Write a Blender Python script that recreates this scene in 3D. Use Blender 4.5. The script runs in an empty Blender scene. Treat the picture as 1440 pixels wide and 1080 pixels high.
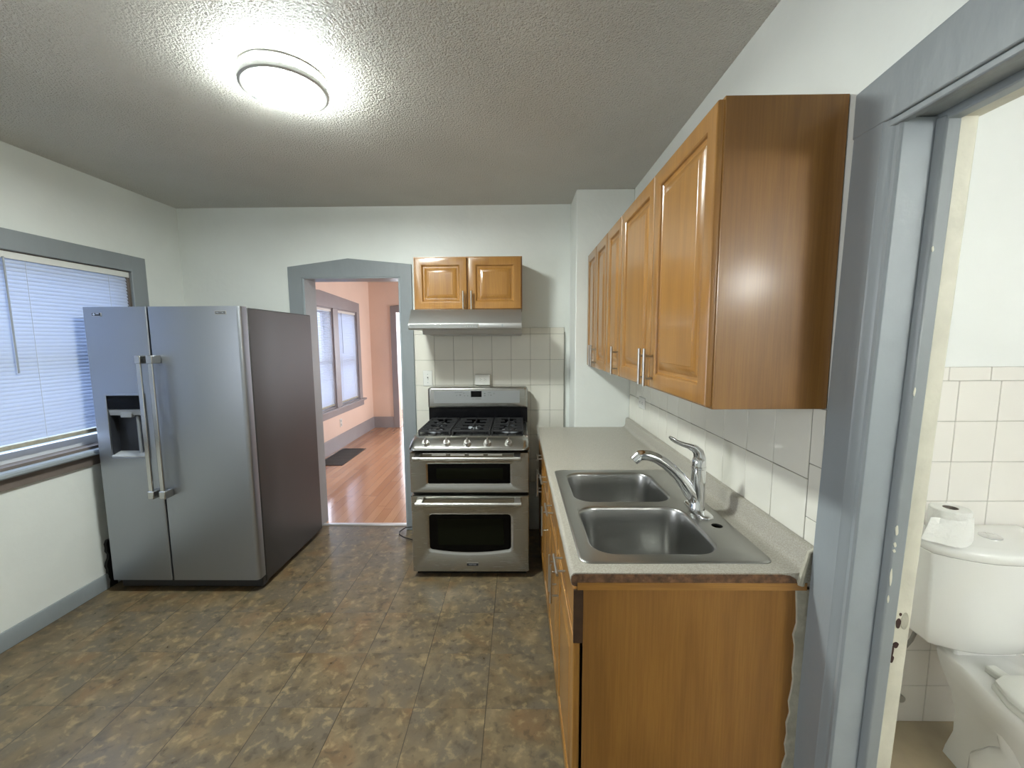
import bpy, bmesh, math, random
from mathutils import Vector, Matrix
random.seed(7)
PI = math.pi
C = bpy.context.scene.collection
S = bpy.context.scene

# ------------------------------------------------------------------ camera, world, lights, exposure
def setup_camera():
    f, pitch, yaw, roll, h = 577.5565, 0.1056, -0.0144, -0.0063, 1.5364
    cy, sy, cp, sp, cr, sr = math.cos(yaw), math.sin(yaw), math.cos(pitch), math.sin(pitch), math.cos(roll), math.sin(roll)
    r0 = Vector((cy, -sy, 0)); f0 = Vector((sy*cp, cy*cp, -sp)); u0 = Vector((sy*sp, cy*sp, cp))
    right = cr*r0 + sr*u0; up = cr*u0 - sr*r0
    m = Matrix((right, up, -f0)).transposed().to_4x4(); m.translation = (0, 0, h)
    cd = bpy.data.cameras.new('camera'); cam = bpy.data.objects.new('camera', cd); C.objects.link(cam)
    cam.matrix_world = m; cd.sensor_fit = 'HORIZONTAL'; cd.sensor_width = 36; cd.lens = f/1440*36
    cd.clip_start = .02; cd.clip_end = 100
    S.camera = cam
setup_camera()

SKY = 1.32; LAMP = 120.0; BATH = 42.0
w = bpy.data.worlds.new('overcast_sky'); S.world = w; w.use_nodes = True
bg = w.node_tree.nodes['Background']; bg.inputs[0].default_value = (.58, .72, 1.0, 1); bg.inputs[1].default_value = SKY
S.view_settings.view_transform = 'Standard'; S.view_settings.look = 'None'
S.view_settings.gamma = 1; S.view_settings.use_curve_mapping = False
S.view_settings.exposure = 1.33
S.cycles.max_bounces = 10; S.cycles.diffuse_bounces = 6; S.cycles.transparent_max_bounces = 16
S.cycles.sample_clamp_indirect = 8

def area(name, loc, rot, sx, sy, power, col):
    d = bpy.data.lights.new(name, 'AREA'); d.shape = 'RECTANGLE'; d.size = sx; d.size_y = sy; d.energy = power; d.color = col
    o = bpy.data.objects.new(name, d); C.objects.link(o); o.location = loc; o.rotation_euler = rot
    return o
# daylight outside the window openings; dining right and rear are added fill
area('daylight_kitchen', (-2.95, 2.2, 1.5), (0, -PI/2, 0), 1.2, 1.3, 5.8, (.58, .72, 1))
for yy in (4.55, 5.41, 6.25):
    area('daylight_dining', (-2.95, yy, 1.3), (0, -PI/2, 0), 1.4, .7, 7, (.86, .90, 1))
area('dining_right_fill', (1.35, 6.2, 1.4), (0, PI/2, 0), 1.4, 1.4, 24, (1, .95, .9))  # unseen source on the right, added to brighten the dining walls
area('daylight_hall', (-1.8, 9.75, 1.4), (-PI/2, 0, 0), 1.6, 1.6, 60, (.85, .9, 1))
area('rear_fill', (-2.95, -.35, 1.5), (0, -PI/2, 0), 1.2, 1.1, 26, (.97, .98, 1))  # unseen fill light added behind the camera

# ------------------------------------------------------------------ helpers
class MB:
    def __init__(s): s.b = bmesh.new()
    def v(s, p): return s.b.verts.new(p)
    def face(s, vs):
        try: return s.b.faces.new(vs)
        except ValueError: return None
    def box(s, x0, x1, y0, y1, z0, z1):
        x0, x1 = sorted((x0, x1)); y0, y1 = sorted((y0, y1)); z0, z1 = sorted((z0, z1))
        a = [s.v(p) for p in ((x0,y0,z0),(x1,y0,z0),(x1,y1,z0),(x0,y1,z0),(x0,y0,z1),(x1,y0,z1),(x1,y1,z1),(x0,y1,z1))]
        for q in ((3,2,1,0),(4,5,6,7),(0,1,5,4),(1,2,6,5),(2,3,7,6),(3,0,4,7)): s.face([a[i] for i in q])
        return s
    def loft(s, rings, closed=True, cap=True):
        R = [[s.v(p) for p in r] for r in rings]; n = len(R[0])
        for a, b in zip(R, R[1:]):
            for i in range(n if closed else n-1):
                j = (i+1) % n; s.face([a[i], a[j], b[j], b[i]])
        if cap: s.face(list(reversed(R[0]))); s.face(R[-1])
        return R
    def prism(s, poly, axis, a, b):
        def P(p, t): 
            return {'X': (t, p[0], p[1]), 'Y': (p[0], t, p[1]), 'Z': (p[0], p[1], t)}[axis]
        s.loft([[P(p, a) for p in poly], [P(p, b) for p in poly]]); return s
    def cyl(s, p0, p1, r, n=20, r1=None, cap=True):
        p0, p1 = Vector(p0), Vector(p1); d = (p1-p0).normalized(); r1 = r if r1 is None else r1
        u = d.orthogonal().normalized(); w_ = d.cross(u)
        s.loft([[p + (u*math.cos(t)+w_*math.sin(t))*q for t in [2*PI*i/n for i in range(n)]] for p, q in ((p0, r), (p1, r1))], cap=cap)
        return s
    def lathe(s, prof, c, n=36, axis='Z', cap=True):
        rings = []
        for r, h in prof:
            ring = []
            for i in range(n):
                a = 2*PI*i/n; x, y = r*math.cos(a), r*math.sin(a)
                q = {'Z': (x, y, h), 'Y': (x, h, y), 'X': (h, x, y)}[axis]
                ring.append((c[0]+q[0], c[1]+q[1], c[2]+q[2]))
            rings.append(ring)
        s.loft(rings, cap=cap); return s
    def tube(s, pts, r, n=14, rs=None, flat=1.0, cap=True):
        pts = [Vector(p) for p in pts]; rings = []; up = None
        for i, p in enumerate(pts):
            d = (pts[min(i+1, len(pts)-1)] - pts[max(i-1, 0)]).normalized()
            if up is None: up = d.orthogonal().normalized()
            up = (up - d*up.dot(d)).normalized(); sd = d.cross(up); q = rs[i] if rs else r
            rings.append([p + (up*math.cos(t)*flat + sd*math.sin(t))*q for t in [2*PI*k/n for k in range(n)]])
        s.loft(rings, cap=cap); return s
    def rectloft(s, o, U, V, N, w_, h_, steps, back=None):
        o, U, V, N = Vector(o), Vector(U), Vector(V), Vector(N); rings = []
        for ins, dep in steps:
            rings.append([o + U*a + V*b + N*dep for a, b in ((ins, ins), (w_-ins, ins), (w_-ins, h_-ins), (ins, h_-ins))])
        s.loft(rings); return s
    def build(s, name, mat, parent=None, bevel=0, seg=2, sharp=35, smooth=True, sub=0, loc=None):
        bmesh.ops.recalc_face_normals(s.b, faces=s.b.faces)
        me = bpy.data.meshes.new(name)
        if parent is not None: base = W[parent.name]
        elif loc is not None: base = Vector(loc)
        else:
            xs = [v.co for v in s.b.verts]
            base = Vector(((min(v.x for v in xs)+max(v.x for v in xs))/2, (min(v.y for v in xs)+max(v.y for v in xs))/2, min(v.z for v in xs)))
        for v in s.b.verts: v.co -= base
        s.b.to_mesh(me); s.b.free()
        me.materials.append(mat)
        if smooth: me.shade_smooth(); me.set_sharp_from_angle(angle=math.radians(sharp))
        o = bpy.data.objects.new(name, me); C.objects.link(o)
        if parent is not None: o.parent = parent; W[o.name] = base
        else: o.location = base; W[o.name] = base
        if bevel:
            m = o.modifiers.new('bevel', 'BEVEL'); m.width = bevel; m.segments = seg; m.limit_method = 'ANGLE'; m.angle_limit = math.radians(40)
        if sub:
            m = o.modifiers.new('sub', 'SUBSURF'); m.levels = m.render_levels = sub
        return o
W = {}
def box(*a): return MB().box(*a)
def thing(name, label, cat, loc, group=None):
    o = bpy.data.objects.new(name, None); C.objects.link(o); o.location = loc; o.empty_display_size = .1
    o['label'] = label; o['category'] = cat
    if group: o['group'] = group
    W[o.name] = Vector(loc); return o
def tag(o, label, cat, group=None):
    o['label'] = label; o['category'] = cat
    if group: o['group'] = group
    return o
def struct(o): o['kind'] = 'structure'; return o
def copy_tree(o, parent=None):
    c = o.copy(); C.objects.link(c)
    if parent is not None: c.parent = parent
    for ch in list(o.children): copy_tree(ch, c)
    return c
def text(name, s, size, loc, mat, parent, rot=(PI/2, 0, 0), depth=.0006):
    cu = bpy.data.curves.new(name, 'FONT'); cu.body = s; cu.size = size; cu.extrude = depth; cu.align_x = 'CENTER'; cu.align_y = 'CENTER'; cu.resolution_u = 3
    t = bpy.data.objects.new(name+'_tmp', cu); C.objects.link(t)
    dg = bpy.context.evaluated_depsgraph_get(); me = bpy.data.meshes.new_from_object(t.evaluated_get(dg)); bpy.data.objects.remove(t)
    M = Matrix.Translation(Vector(loc) - W[parent.name]) @ Matrix.Rotation(rot[2], 4, 'Z') @ Matrix.Rotation(rot[1], 4, 'Y') @ Matrix.Rotation(rot[0], 4, 'X')
    me.transform(M); me.materials.clear(); me.materials.append(mat)
    o = bpy.data.objects.new(name, me); C.objects.link(o); o.parent = parent; W[o.name] = W[parent.name]; return o

# ------------------------------------------------------------------ materials
def new(name):
    m = bpy.data.materials.new(name); m.use_nodes = True; t = m.node_tree; b = t.nodes['Principled BSDF']; return m, t, b
def nd(t, typ, **k):
    n = t.nodes.new(typ)
    for a, v in k.items():
        if a.startswith('i_'):
            key = a[2:]; key = int(key) if key.isdigit() else key
            sock = n.inputs[key]
            if isinstance(v, bpy.types.NodeSocket): t.links.new(v, sock)
            else: sock.default_value = v
        else: setattr(n, a, v)
    return n
def mth(t, op, a, b=None, c=None):
    n = t.nodes.new('ShaderNodeMath'); n.operation = op
    for i, v in enumerate((a, b, c)):
        if v is None: continue
        if isinstance(v, bpy.types.NodeSocket): t.links.new(v, n.inputs[i])
        else: n.inputs[i].default_value = v
    return n.outputs[0]
def ramp(t, fac, stops):
    n = t.nodes.new('ShaderNodeValToRGB'); t.links.new(fac, n.inputs[0]); e = n.color_ramp.elements
    while len(e) < len(stops): e.new(.5)
    for el, (p, c) in zip(e, stops): el.position = p; el.color = (*c, 1)
    return n.outputs[0]
def pos(t, scale=(1,1,1)):
    g = nd(t, 'ShaderNodeNewGeometry'); m = nd(t, 'ShaderNodeMapping', i_Vector=g.outputs['Position']); m.inputs['Scale'].default_value = scale; return m.outputs[0]
def noise(t, vec, scale, detail=3, rough=.5, dist=0):
    n = nd(t, 'ShaderNodeTexNoise', i_Vector=vec, i_Scale=scale, i_Detail=detail, i_Roughness=rough, i_Distortion=dist); return n.outputs[0]
def bump(t, b, h, strength, dist=.01):
    n = nd(t, 'ShaderNodeBump', i_Strength=strength, i_Distance=dist, i_Height=h); t.links.new(n.outputs[0], b.inputs['Normal'])
def mixc(t, fac, a, b):
    n = t.nodes.new('ShaderNodeMix'); n.data_type = 'RGBA'
    for i, v in ((0, fac), (6, a), (7, b)):
        if isinstance(v, bpy.types.NodeSocket): t.links.new(v, n.inputs[i])
        else: n.inputs[i].default_value = (*v, 1) if isinstance(v, tuple) else v
    return n.outputs[2]
def plain(name, col, rough=.5, metal=0, spec=.5, var=0, vs=8, bmp=0, bs=60, coat=0, scale=(1,1,1)):
    m, t, b = new(name); b.inputs['Roughness'].default_value = rough; b.inputs['Metallic'].default_value = metal
    b.inputs['Specular IOR Level'].default_value = spec; b.inputs['Coat Weight'].default_value = coat
    p = pos(t, scale)
    if var:
        c2 = tuple(min(1, x*(1+var)) for x in col); c1 = tuple(x*(1-var) for x in col)
        t.links.new(ramp(t, noise(t, p, vs, 4), [(.3, c1), (.7, c2)]), b.inputs['Base Color'])
    else: b.inputs['Base Color'].default_value = (*col, 1)
    if bmp: bump(t, b, noise(t, p, bs, 3), bmp)
    return m
def wood(name, axis, base=(.32, .148, .028), dark=(.16, .062, .010), light=(.39, .20, .045), rough=.3, coat=.5):
    m, t, b = new(name); sc = {'X': (.16, 1, 1), 'Y': (1, .16, 1), 'Z': (1, 1, .16)}[axis]
    oi = nd(t, 'ShaderNodeObjectInfo'); g = nd(t, 'ShaderNodeNewGeometry')
    off = nd(t, 'ShaderNodeVectorMath', operation='SCALE'); off.inputs[0].default_value = (7, 3, 5); t.links.new(oi.outputs['Random'], off.inputs['Scale'])
    add = nd(t, 'ShaderNodeVectorMath', operation='ADD', i_0=g.outputs['Position'], i_1=off.outputs[0])
    mp = nd(t, 'ShaderNodeMapping', i_Vector=add.outputs[0]); mp.inputs['Scale'].default_value = sc
    n1 = noise(t, mp.outputs[0], 2.6, 2, .45)
    rings = mth(t, 'SINE', mth(t, 'MULTIPLY', n1, 62)); rings = mth(t, 'MULTIPLY_ADD', rings, .5, .5); rings = mth(t, 'POWER', rings, 1.6)
    sc2 = {'X': (.03, 1, 1), 'Y': (1, .03, 1), 'Z': (1, 1, .03)}[axis]
    mp2 = nd(t, 'ShaderNodeMapping', i_Vector=add.outputs[0]); mp2.inputs['Scale'].default_value = sc2
    fine = noise(t, mp2.outputs[0], 220, 3, .6)
    broad = noise(t, mp.outputs[0], 9, 2)
    c = mixc(t, rings, base, dark)
    c = mixc(t, mth(t, 'MULTIPLY', rings, .0), c, c)
    a = mixc(t, mth(t, 'MULTIPLY', rings, .42), base, dark)
    bcol = mixc(t, mth(t, 'MULTIPLY', broad, .55), a, light)
    fr = ramp(t, fine, [(.38, (0,0,0)), (.62, (1,1,1))])
    c = mixc(t, mth(t, 'MULTIPLY', fr, .30), bcol, dark)
    t.links.new(c, b.inputs['Base Color']); b.inputs['Roughness'].default_value = rough; b.inputs['Coat Weight'].default_value = coat; b.inputs['Coat Roughness'].default_value = .16
    bump(t, b, fine, .06, .002)
    return m
def steel(name, col, rough=.28, axis='Z', amt=.12):
    m, t, b = new(name); sc = {'X': (.02, 1, 1), 'Y': (1, .02, 1), 'Z': (1, 1, .02)}[axis]
    p = pos(t, sc); n = noise(t, p, 400, 2)
    b.inputs['Metallic'].default_value = 1; b.inputs['Base Color'].default_value = (*col, 1)
    t.links.new(mth(t, 'MULTIPLY_ADD', n, amt, rough-amt/2), b.inputs['Roughness']); bump(t, b, n, .04, .001)
    return m

M = {}
M['wall'] = plain('wall_paint', (.76, .785, .745), .45, var=.03, vs=3, bmp=.25, bs=14)
M['bathwall'] = plain('bath_paint', (.82, .835, .83), .45, var=.02, vs=3, bmp=.12, bs=20)
M['salmon'] = plain('salmon_paint', (.80, .63, .53), .5, var=.03, vs=2, bmp=.1, bs=30)
M['trim'] = plain('grey_trim_paint', (.240, .264, .275), .38, var=.06, vs=6, bmp=.18, bs=26, scale=(1, 1, .4))
M['trimlight'] = plain('pale_grey_trim_paint', (.30, .335, .355), .35, var=.05, vs=6, bmp=.15, bs=26)
M['fartrim'] = plain('mauve_grey_trim_paint', (.30, .28, .29), .4, var=.05, vs=5)
M['cream'] = plain('cream_old_paint', (.62, .60, .50), .4, var=.10, vs=14, bmp=.4, bs=24)
M['winwhite'] = plain('white_window_paint', (.62, .64, .66), .4)
M['brown'] = plain('brown_window_paint', (.17, .14, .12), .45, var=.1)
M['steel'] = steel('brushed_stainless', (.44, .435, .41), .25, 'X')
M['steelv'] = steel('brushed_stainless_fridge', (.37, .392, .425), .40, 'Z')
M['steelsink'] = steel('sink_stainless', (.40, .40, .385), .30, 'Y', .10)
M['hood'] = steel('hood_stainless', (.50, .50, .49), .42, 'X')
M['handle'] = plain('satin_nickel', (.50, .49, .46), .34, 1)
M['fhandle'] = plain('fridge_handle_steel', (.50, .50, .49), .26, 1)
M['chrome'] = plain('chrome', (.78, .79, .80), .07, 1)
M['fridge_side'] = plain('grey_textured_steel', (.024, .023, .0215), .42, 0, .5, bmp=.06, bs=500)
M['black'] = plain('black_enamel', (.004, .004, .005), .2, 0, .25)
M['glass_black'] = plain('black_oven_glass', (.002, .002, .002), .10, 0, .12)
M['ovenin'] = plain('oven_interior_tint', (.005, .006, .003), .14, 0, .12)
M['darkplastic'] = plain('dark_plastic', (.02, .022, .027), .4)
M['greyplastic'] = plain('grey_plastic', (.32, .34, .36), .35)
M['iron'] = plain('cast_iron', (.008, .008, .009), .6, bmp=.2, bs=300)
M['rubber'] = plain('black_rubber', (.008, .008, .008), .6)
M['white'] = plain('white_plastic', (.70, .70, .66), .35)
M['slot'] = plain('dark_slot', (.03, .03, .028), .6)
M['porcelain'] = plain('porcelain', (.84, .84, .825), .10, coat=.6)
M['paper'] = plain('tissue_paper', (.84, .84, .82), .9, bmp=.3, bs=90)
M['card'] = plain('cardboard_core', (.20, .17, .15), .8)
M['rawedge'] = plain('raw_particle_board', (.13, .065, .03), .7, var=.5, vs=60, bmp=.5, bs=90)
M['darkwood'] = plain('dark_brown_edge', (.05, .024, .01), .5, var=.3, vs=30)
M['caulk'] = plain('old_caulk', (.40, .38, .30), .6, var=.15, vs=30, bmp=.5, bs=40)
M['holes'] = plain('rust_brown', (.035, .012, .008), .8)
M['cabinside'] = plain('cabinet_underside', (.62, .60, .53), .45, var=.04)
M['grout'] = plain('grout', (.20, .19, .16), .8)
M['bgrout'] = plain('bath_grout', (.52, .50, .46), .8)
M['tile'] = plain('kitchen_wall_tile', (.70, .68, .60), .14, var=.04, vs=2.5, bmp=.05, bs=10, coat=.3)
M['btile'] = plain('bath_wall_tile', (.82, .79, .75), .12, var=.02, vs=3)
M['bfloor'] = plain('bath_floor_tile', (.40, .33, .23), .35, var=.2, vs=5)
M['counterm'], t, b = new('speckled_laminate')
p = pos(t); a = noise(t, p, 260, 2); c = noise(t, p, 5, 3)
col = mixc(t, ramp(t, a, [(.35, (0,0,0)), (.65, (1,1,1))]), (.27, .25, .205), (.40, .375, .32))
col = mixc(t, mth(t, 'MULTIPLY', c, .35), col, (.30, .285, .24)); t.links.new(col, b.inputs['Base Color']); b.inputs['Roughness'].default_value = .33
M['oakZ'] = wood('honey_oak_upright', 'Z'); M['oakX'] = wood('honey_oak_crosswise', 'X'); M['oakY'] = wood('honey_oak_lengthwise', 'Y')
M['oakpanel'] = wood('oak_end_panel', 'Z', base=(.26, .118, .020), dark=(.14, .054, .007), light=(.31, .15, .032), rough=.5, coat=.18)
# glass: thin clear pane
m, t, b = new('window_glass'); M['glass'] = m; tr = nd(t, 'ShaderNodeBsdfTransparent'); gl = nd(t, 'ShaderNodeBsdfGlossy', i_Roughness=.02)
mx = nd(t, 'ShaderNodeMixShader', i_0=.07, i_1=tr.outputs[0], i_2=gl.outputs[0]); t.links.new(mx.outputs[0], t.nodes['Material Output'].inputs[0])
m, t, b = new('blind_vinyl'); M['slat'] = m
df = nd(t, 'ShaderNodeBsdfDiffuse'); df.inputs[0].default_value = (.66, .68, .70, 1); tl = nd(t, 'ShaderNodeBsdfTranslucent'); tl.inputs[0].default_value = (.62, .68, .80, 1)
mx = nd(t, 'ShaderNodeMixShader', i_0=.42, i_1=df.outputs[0], i_2=tl.outputs[0]); t.links.new(mx.outputs[0], t.nodes['Material Output'].inputs[0])
def emit(name, col, s):
    m, t, b = new(name); b.inputs['Base Color'].default_value = (.8, .8, .8, 1); b.inputs['Emission Color'].default_value = (*col, 1); b.inputs['Emission Strength'].default_value = s; return m
M['lamp'] = emit('lit_diffuser', (.93, 1.0, .97), LAMP)
M['bathlamp'] = emit('lit_bath_globe', (.98, 1.0, .97), BATH)
# ceiling: stippled
m, t, b = new('stippled_ceiling'); M['ceiling'] = m; p = pos(t)
b.inputs['Roughness'].default_value = .5; b.inputs['Specular IOR Level'].default_value = .22
t.links.new(ramp(t, noise(t, p, 2.0, 3), [(.3, (.70, .685, .63)), (.7, (.76, .745, .69))]), b.inputs['Base Color'])
n1 = noise(t, p, 105, 3, .6, .3); n2 = nd(t, 'ShaderNodeTexVoronoi', i_Vector=p, i_Scale=130.0).outputs[0]
bump(t, b, mth(t, 'SUBTRACT', n1, mth(t, 'MULTIPLY', n2, .35)), .85, .018)
# kitchen floor: 12 inch stone-look vinyl tiles
m, t, b = new('stone_look_vinyl'); M['floor'] = m
g = nd(t, 'ShaderNodeNewGeometry'); sp = nd(t, 'ShaderNodeSeparateXYZ', i_0=g.outputs['Position'])
u = mth(t, 'DIVIDE', mth(t, 'ADD', sp.outputs[0], .446+.3048*30), .3048); v = mth(t, 'DIVIDE', mth(t, 'ADD', sp.outputs[1], .3048*30-3.0929), .3048)
fu, fv = mth(t, 'FRACT', u), mth(t, 'FRACT', v)
cell = nd(t, 'ShaderNodeCombineXYZ', i_0=mth(t, 'FLOOR', u), i_1=mth(t, 'FLOOR', v)); wn = nd(t, 'ShaderNodeTexWhiteNoise', i_Vector=cell.outputs[0])
ofs = nd(t, 'ShaderNodeVectorMath', operation='MULTIPLY', i_0=wn.outputs['Color']); ofs.inputs[1].default_value = (9, 9, 0)
vec = nd(t, 'ShaderNodeVectorMath', operation='ADD', i_0=g.outputs['Position'], i_1=ofs.outputs[0]).outputs[0]
big = noise(t, vec, 8, 4, .55, .3); mid = noise(t, vec, 20, 6, .62, .35); hue = noise(t, vec, 4.5, 3, .5, .6); fine = noise(t, vec, 70, 3, .6)
col = ramp(t, big, [(.30, (.085, .068, .040)), (.42, (.135, .103, .064)), (.55, (.165, .130, .082)), (.72, (.23, .182, .115))])
col = mixc(t, ramp(t, hue, [(.46, (0,0,0)), (.60, (.85,.85,.85))]), col, (.125, .108, .086))
col = mixc(t, ramp(t, hue, [(.30, (.75,.75,.75)), (.43, (0,0,0))]), col, (.175, .108, .056))
col = mixc(t, mth(t, 'MULTIPLY', ramp(t, mid, [(.54, (0,0,0)), (.66, (1,1,1))]), .6), col, (.33, .265, .15))
col = mixc(t, mth(t, 'MULTIPLY', ramp(t, mid, [(.34, (1,1,1)), (.44, (0,0,0))]), .6), col, (.062, .052, .037))
blot = noise(t, vec, 15, 2, .5, .2)
col = mixc(t, mth(t, 'MULTIPLY', ramp(t, blot, [(.60, (0,0,0)), (.70, (1,1,1))]), .55), col, (.055, .047, .035))
col = mixc(t, mth(t, 'MULTIPLY', fine, .20), col, (.085, .069, .048))
du = mth(t, 'MINIMUM', fu, mth(t, 'SUBTRACT', 1, fu)); dv = mth(t, 'MINIMUM', fv, mth(t, 'SUBTRACT', 1, fv))
wob = mth(t, 'MULTIPLY', noise(t, g.outputs['Position'], 3, 2), .012)
su = mth(t, 'LESS_THAN', du, wob); sv = mth(t, 'MULTIPLY', mth(t, 'LESS_THAN', dv, mth(t, 'MULTIPLY', wob, .8)), .32)
seam = mth(t, 'MAXIMUM', su, sv)
col = mixc(t, mth(t, 'MULTIPLY', seam, .72), col, (.022, .02, .016)); tint = nd(t, 'ShaderNodeMix', data_type='RGBA', blend_type='MULTIPLY'); tint.inputs[0].default_value = 1; t.links.new(col, tint.inputs[6]); tint.inputs[7].default_value = (.98, .93, .82, 1); t.links.new(tint.outputs[2], b.inputs['Base Color'])
t.links.new(mth(t, 'MULTIPLY_ADD', mid, .25, .20), b.inputs['Roughness']); b.inputs['Specular IOR Level'].default_value = .5
bump(t, b, mth(t, 'SUBTRACT', mth(t, 'MULTIPLY', mid, .4), seam), .35, .0035)
# hardwood floor, boards along Y
m, t, b = new('oak_floor_boards'); M['boards'] = m
g = nd(t, 'ShaderNodeNewGeometry'); sp = nd(t, 'ShaderNodeSeparateXYZ', i_0=g.outputs['Position'])
u = mth(t, 'DIVIDE', mth(t, 'ADD', sp.outputs[0], 20), .083); fu = mth(t, 'FRACT', u); iu = mth(t, 'FLOOR', u)
wn = nd(t, 'ShaderNodeTexWhiteNoise', noise_dimensions='1D', i_W=iu); yo = mth(t, 'MULTIPLY_ADD', wn.outputs[0], 1.7, mth(t, 'DIVIDE', mth(t, 'ADD', sp.outputs[1], 20), 1.5))
cell = nd(t, 'ShaderNodeCombineXYZ', i_0=iu, i_1=mth(t, 'FLOOR', yo)); wn2 = nd(t, 'ShaderNodeTexWhiteNoise', i_Vector=cell.outputs[0])
mp = nd(t, 'ShaderNodeMapping', i_Vector=g.outputs['Position']); mp.inputs['Scale'].default_value = (1, .06, 1)
gr = noise(t, mp.outputs[0], 60, 4, .6)
col = ramp(t, wn2.outputs[0], [(0, (.38, .185, .095)), (.5, (.50, .26, .14)), (1, (.58, .33, .18))])
col = mixc(t, mth(t, 'MULTIPLY', gr, .45), col, (.30, .13, .065))
edge = mth(t, 'MAXIMUM', mth(t, 'LESS_THAN', fu, .03), mth(t, 'LESS_THAN', mth(t, 'FRACT', yo), .003)); col = mixc(t, mth(t, 'MULTIPLY', edge, .7), col, (.05, .02, .01))
t.links.new(col, b.inputs['Base Color']); b.inputs['Roughness'].default_value = .17; b.inputs['Coat Weight'].default_value = .4
bump(t, b, noise(t, g.outputs['Position'], 9, 3), .12, .01)

# ------------------------------------------------------------------ structure
XL, XR, YB, YF, ZC = -2.6, .80, 3.22, -1.7, 2.553
struct(box(-2.75, .95, YF-.15, 3.30, -.06, 0).build('floor', M['floor']))
struct(box(-2.75, 2.6, YF-.15, 9.7, ZC, ZC+.1).build('ceiling', M['ceiling']))
def wallx(name, mat, x0, x1, ya, yb, openings, zc=ZC):
    mb = MB(); y = ya
    for (o0, o1, z0, z1) in openings:
        mb.box(x0, x1, y, o0, 0, zc)
        if z0 > 0: mb.box(x0, x1, o0, o1, 0, z0)
        mb.box(x0, x1, o0, o1, z1, zc); y = o1
    mb.box(x0, x1, y, yb, 0, zc)
    return struct(mb.build(name, mat, smooth=False))
def wally(name, mat, y0, y1, xa, xb, openings, zc=ZC):
    mb = MB(); x = xa
    for (o0, o1, z0, z1) in openings:
        mb.box(x, o0, y0, y1, 0, zc)
        if z0 > 0: mb.box(o0, o1, y0, y1, 0, z0)
        mb.box(o0, o1, y0, y1, z1, zc); x = o1
    mb.box(x, xb, y0, y1, 0, zc)
    return struct(mb.build(name, mat, smooth=False))
WO = (1.60, 2.777, .895, 2.01); RW = (-.9, .2, .895, 2.01)  # RW: unseen rear opening, added for fill light
wallx('wall_left', M['wall'], -2.75, XL, YF-.15, 3.22, [RW, WO])
DO = (-1.657, -.901, 0, 2.025)
wally('wall_back', M['wall'], YB, 3.37, -2.75, .93, [DO])
wallx('wall_right', M['wall'], XR, .93, YF-.15, 3.22, [(.04, .995, 0, 2.04)])
wally('wall_front', M['wall'], YF-.15, YF, XL, XR, [])
struct(box(.405, XR, 2.912, YB, 0, ZC).build('wall_chase', M['wall'], bevel=.006))
# dining room beyond the doorway
FW = [(4.21, 4.90, .60, 2.0), (5.06, 5.75, .60, 2.0), (5.91, 6.60, .60, 2.0)]
wallx('wall_dining_left', M['salmon'], -2.736, -2.586, 3.37, 7.22, FW)
wally('wall_dining_end', M['salmon'], 7.22, 7.34, -2.736, 1.0, [(-2.116, -1.2, 0, 2.035)])
wallx('wall_dining_right', M['salmon'], .95, 1.07, 3.37, 7.22, [(5.5, 6.9, .6, 2.1)])  # unseen opening added to let the right-hand fill light in
wally('wall_dining_front', M['salmon'], 3.3705, 3.385, -2.586, .95, [(-1.76, -.80, 0, 2.12)])
struct(box(-2.75, 1.07, 3.30, 9.7, -.06, 0).build('floor_dining', M['boards']))
wallx('wall_hall_left', M['bathwall'], -2.75, -2.62, 7.34, 9.5, [])
wally('wall_hall_end', M['bathwall'], 9.5, 9.62, -2.75, 1.0, [(-2.62, -1.0, .5, 2.1)])
wallx('wall_hall_right', M['bathwall'], -.9, -.8, 7.34, 9.5, [])
# window in the hall end
mb = MB(); mb.box(-2.62, -1.0, 9.5, 9.56, .5, .56).box(-2.62, -1.0, 9.5, 9.56, 2.04, 2.1).box(-1.85, -1.77, 9.5, 9.56, .56, 2.04).box(-2.62, -1.0, 9.5, 9.56, 1.26, 1.31)
hw = mb.build('window_5', M['winwhite']); struct(hw)
box(-2.62, -1.0, 9.53, 9.534, .56, 2.04).build('pane', M['glass'], hw)
# ground outside
gm = plain('pale_ground', (.42, .46, .44), .9, var=.15, vs=.6)
struct(box(-30, 6, -16, 26, -.75, -.7).build('ground', gm))

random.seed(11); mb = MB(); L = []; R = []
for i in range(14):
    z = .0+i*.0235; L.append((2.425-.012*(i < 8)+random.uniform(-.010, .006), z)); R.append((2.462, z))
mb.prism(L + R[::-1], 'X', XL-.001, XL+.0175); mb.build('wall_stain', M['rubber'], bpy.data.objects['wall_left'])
# baseboards
mb = MB().prism([(XL, 0), (XL+.016, 0), (XL+.016, .082), (XL+.010, .092), (XL, .092)], 'Y', YF, 3.22); struct(mb.build('baseboard_left', M['trim']))
mb = MB().prism([(YB-.016, 0), (YB, 0), (YB, .092), (YB-.016, .085)], 'X', XL+.016, -1.765); struct(mb.build('baseboard_back', M['trim']))
mb = MB().prism([(-2.586, 0), (-2.563, 0), (-2.563, .02), (-2.57, .03), (-2.57, .17), (-2.576, .195), (-2.586, .195)], 'Y', 3.39, 7.22); struct(mb.build('baseboard_dining_left', M['fartrim']))
mb = MB().prism([(7.22, 0), (7.197, 0), (7.197, .02), (7.204, .03), (7.204, .17), (7.21, .195), (7.22, .195)], 'X', -2.57, -2.215); struct(mb.build('baseboard_dining_end', M['fartrim']))
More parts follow.
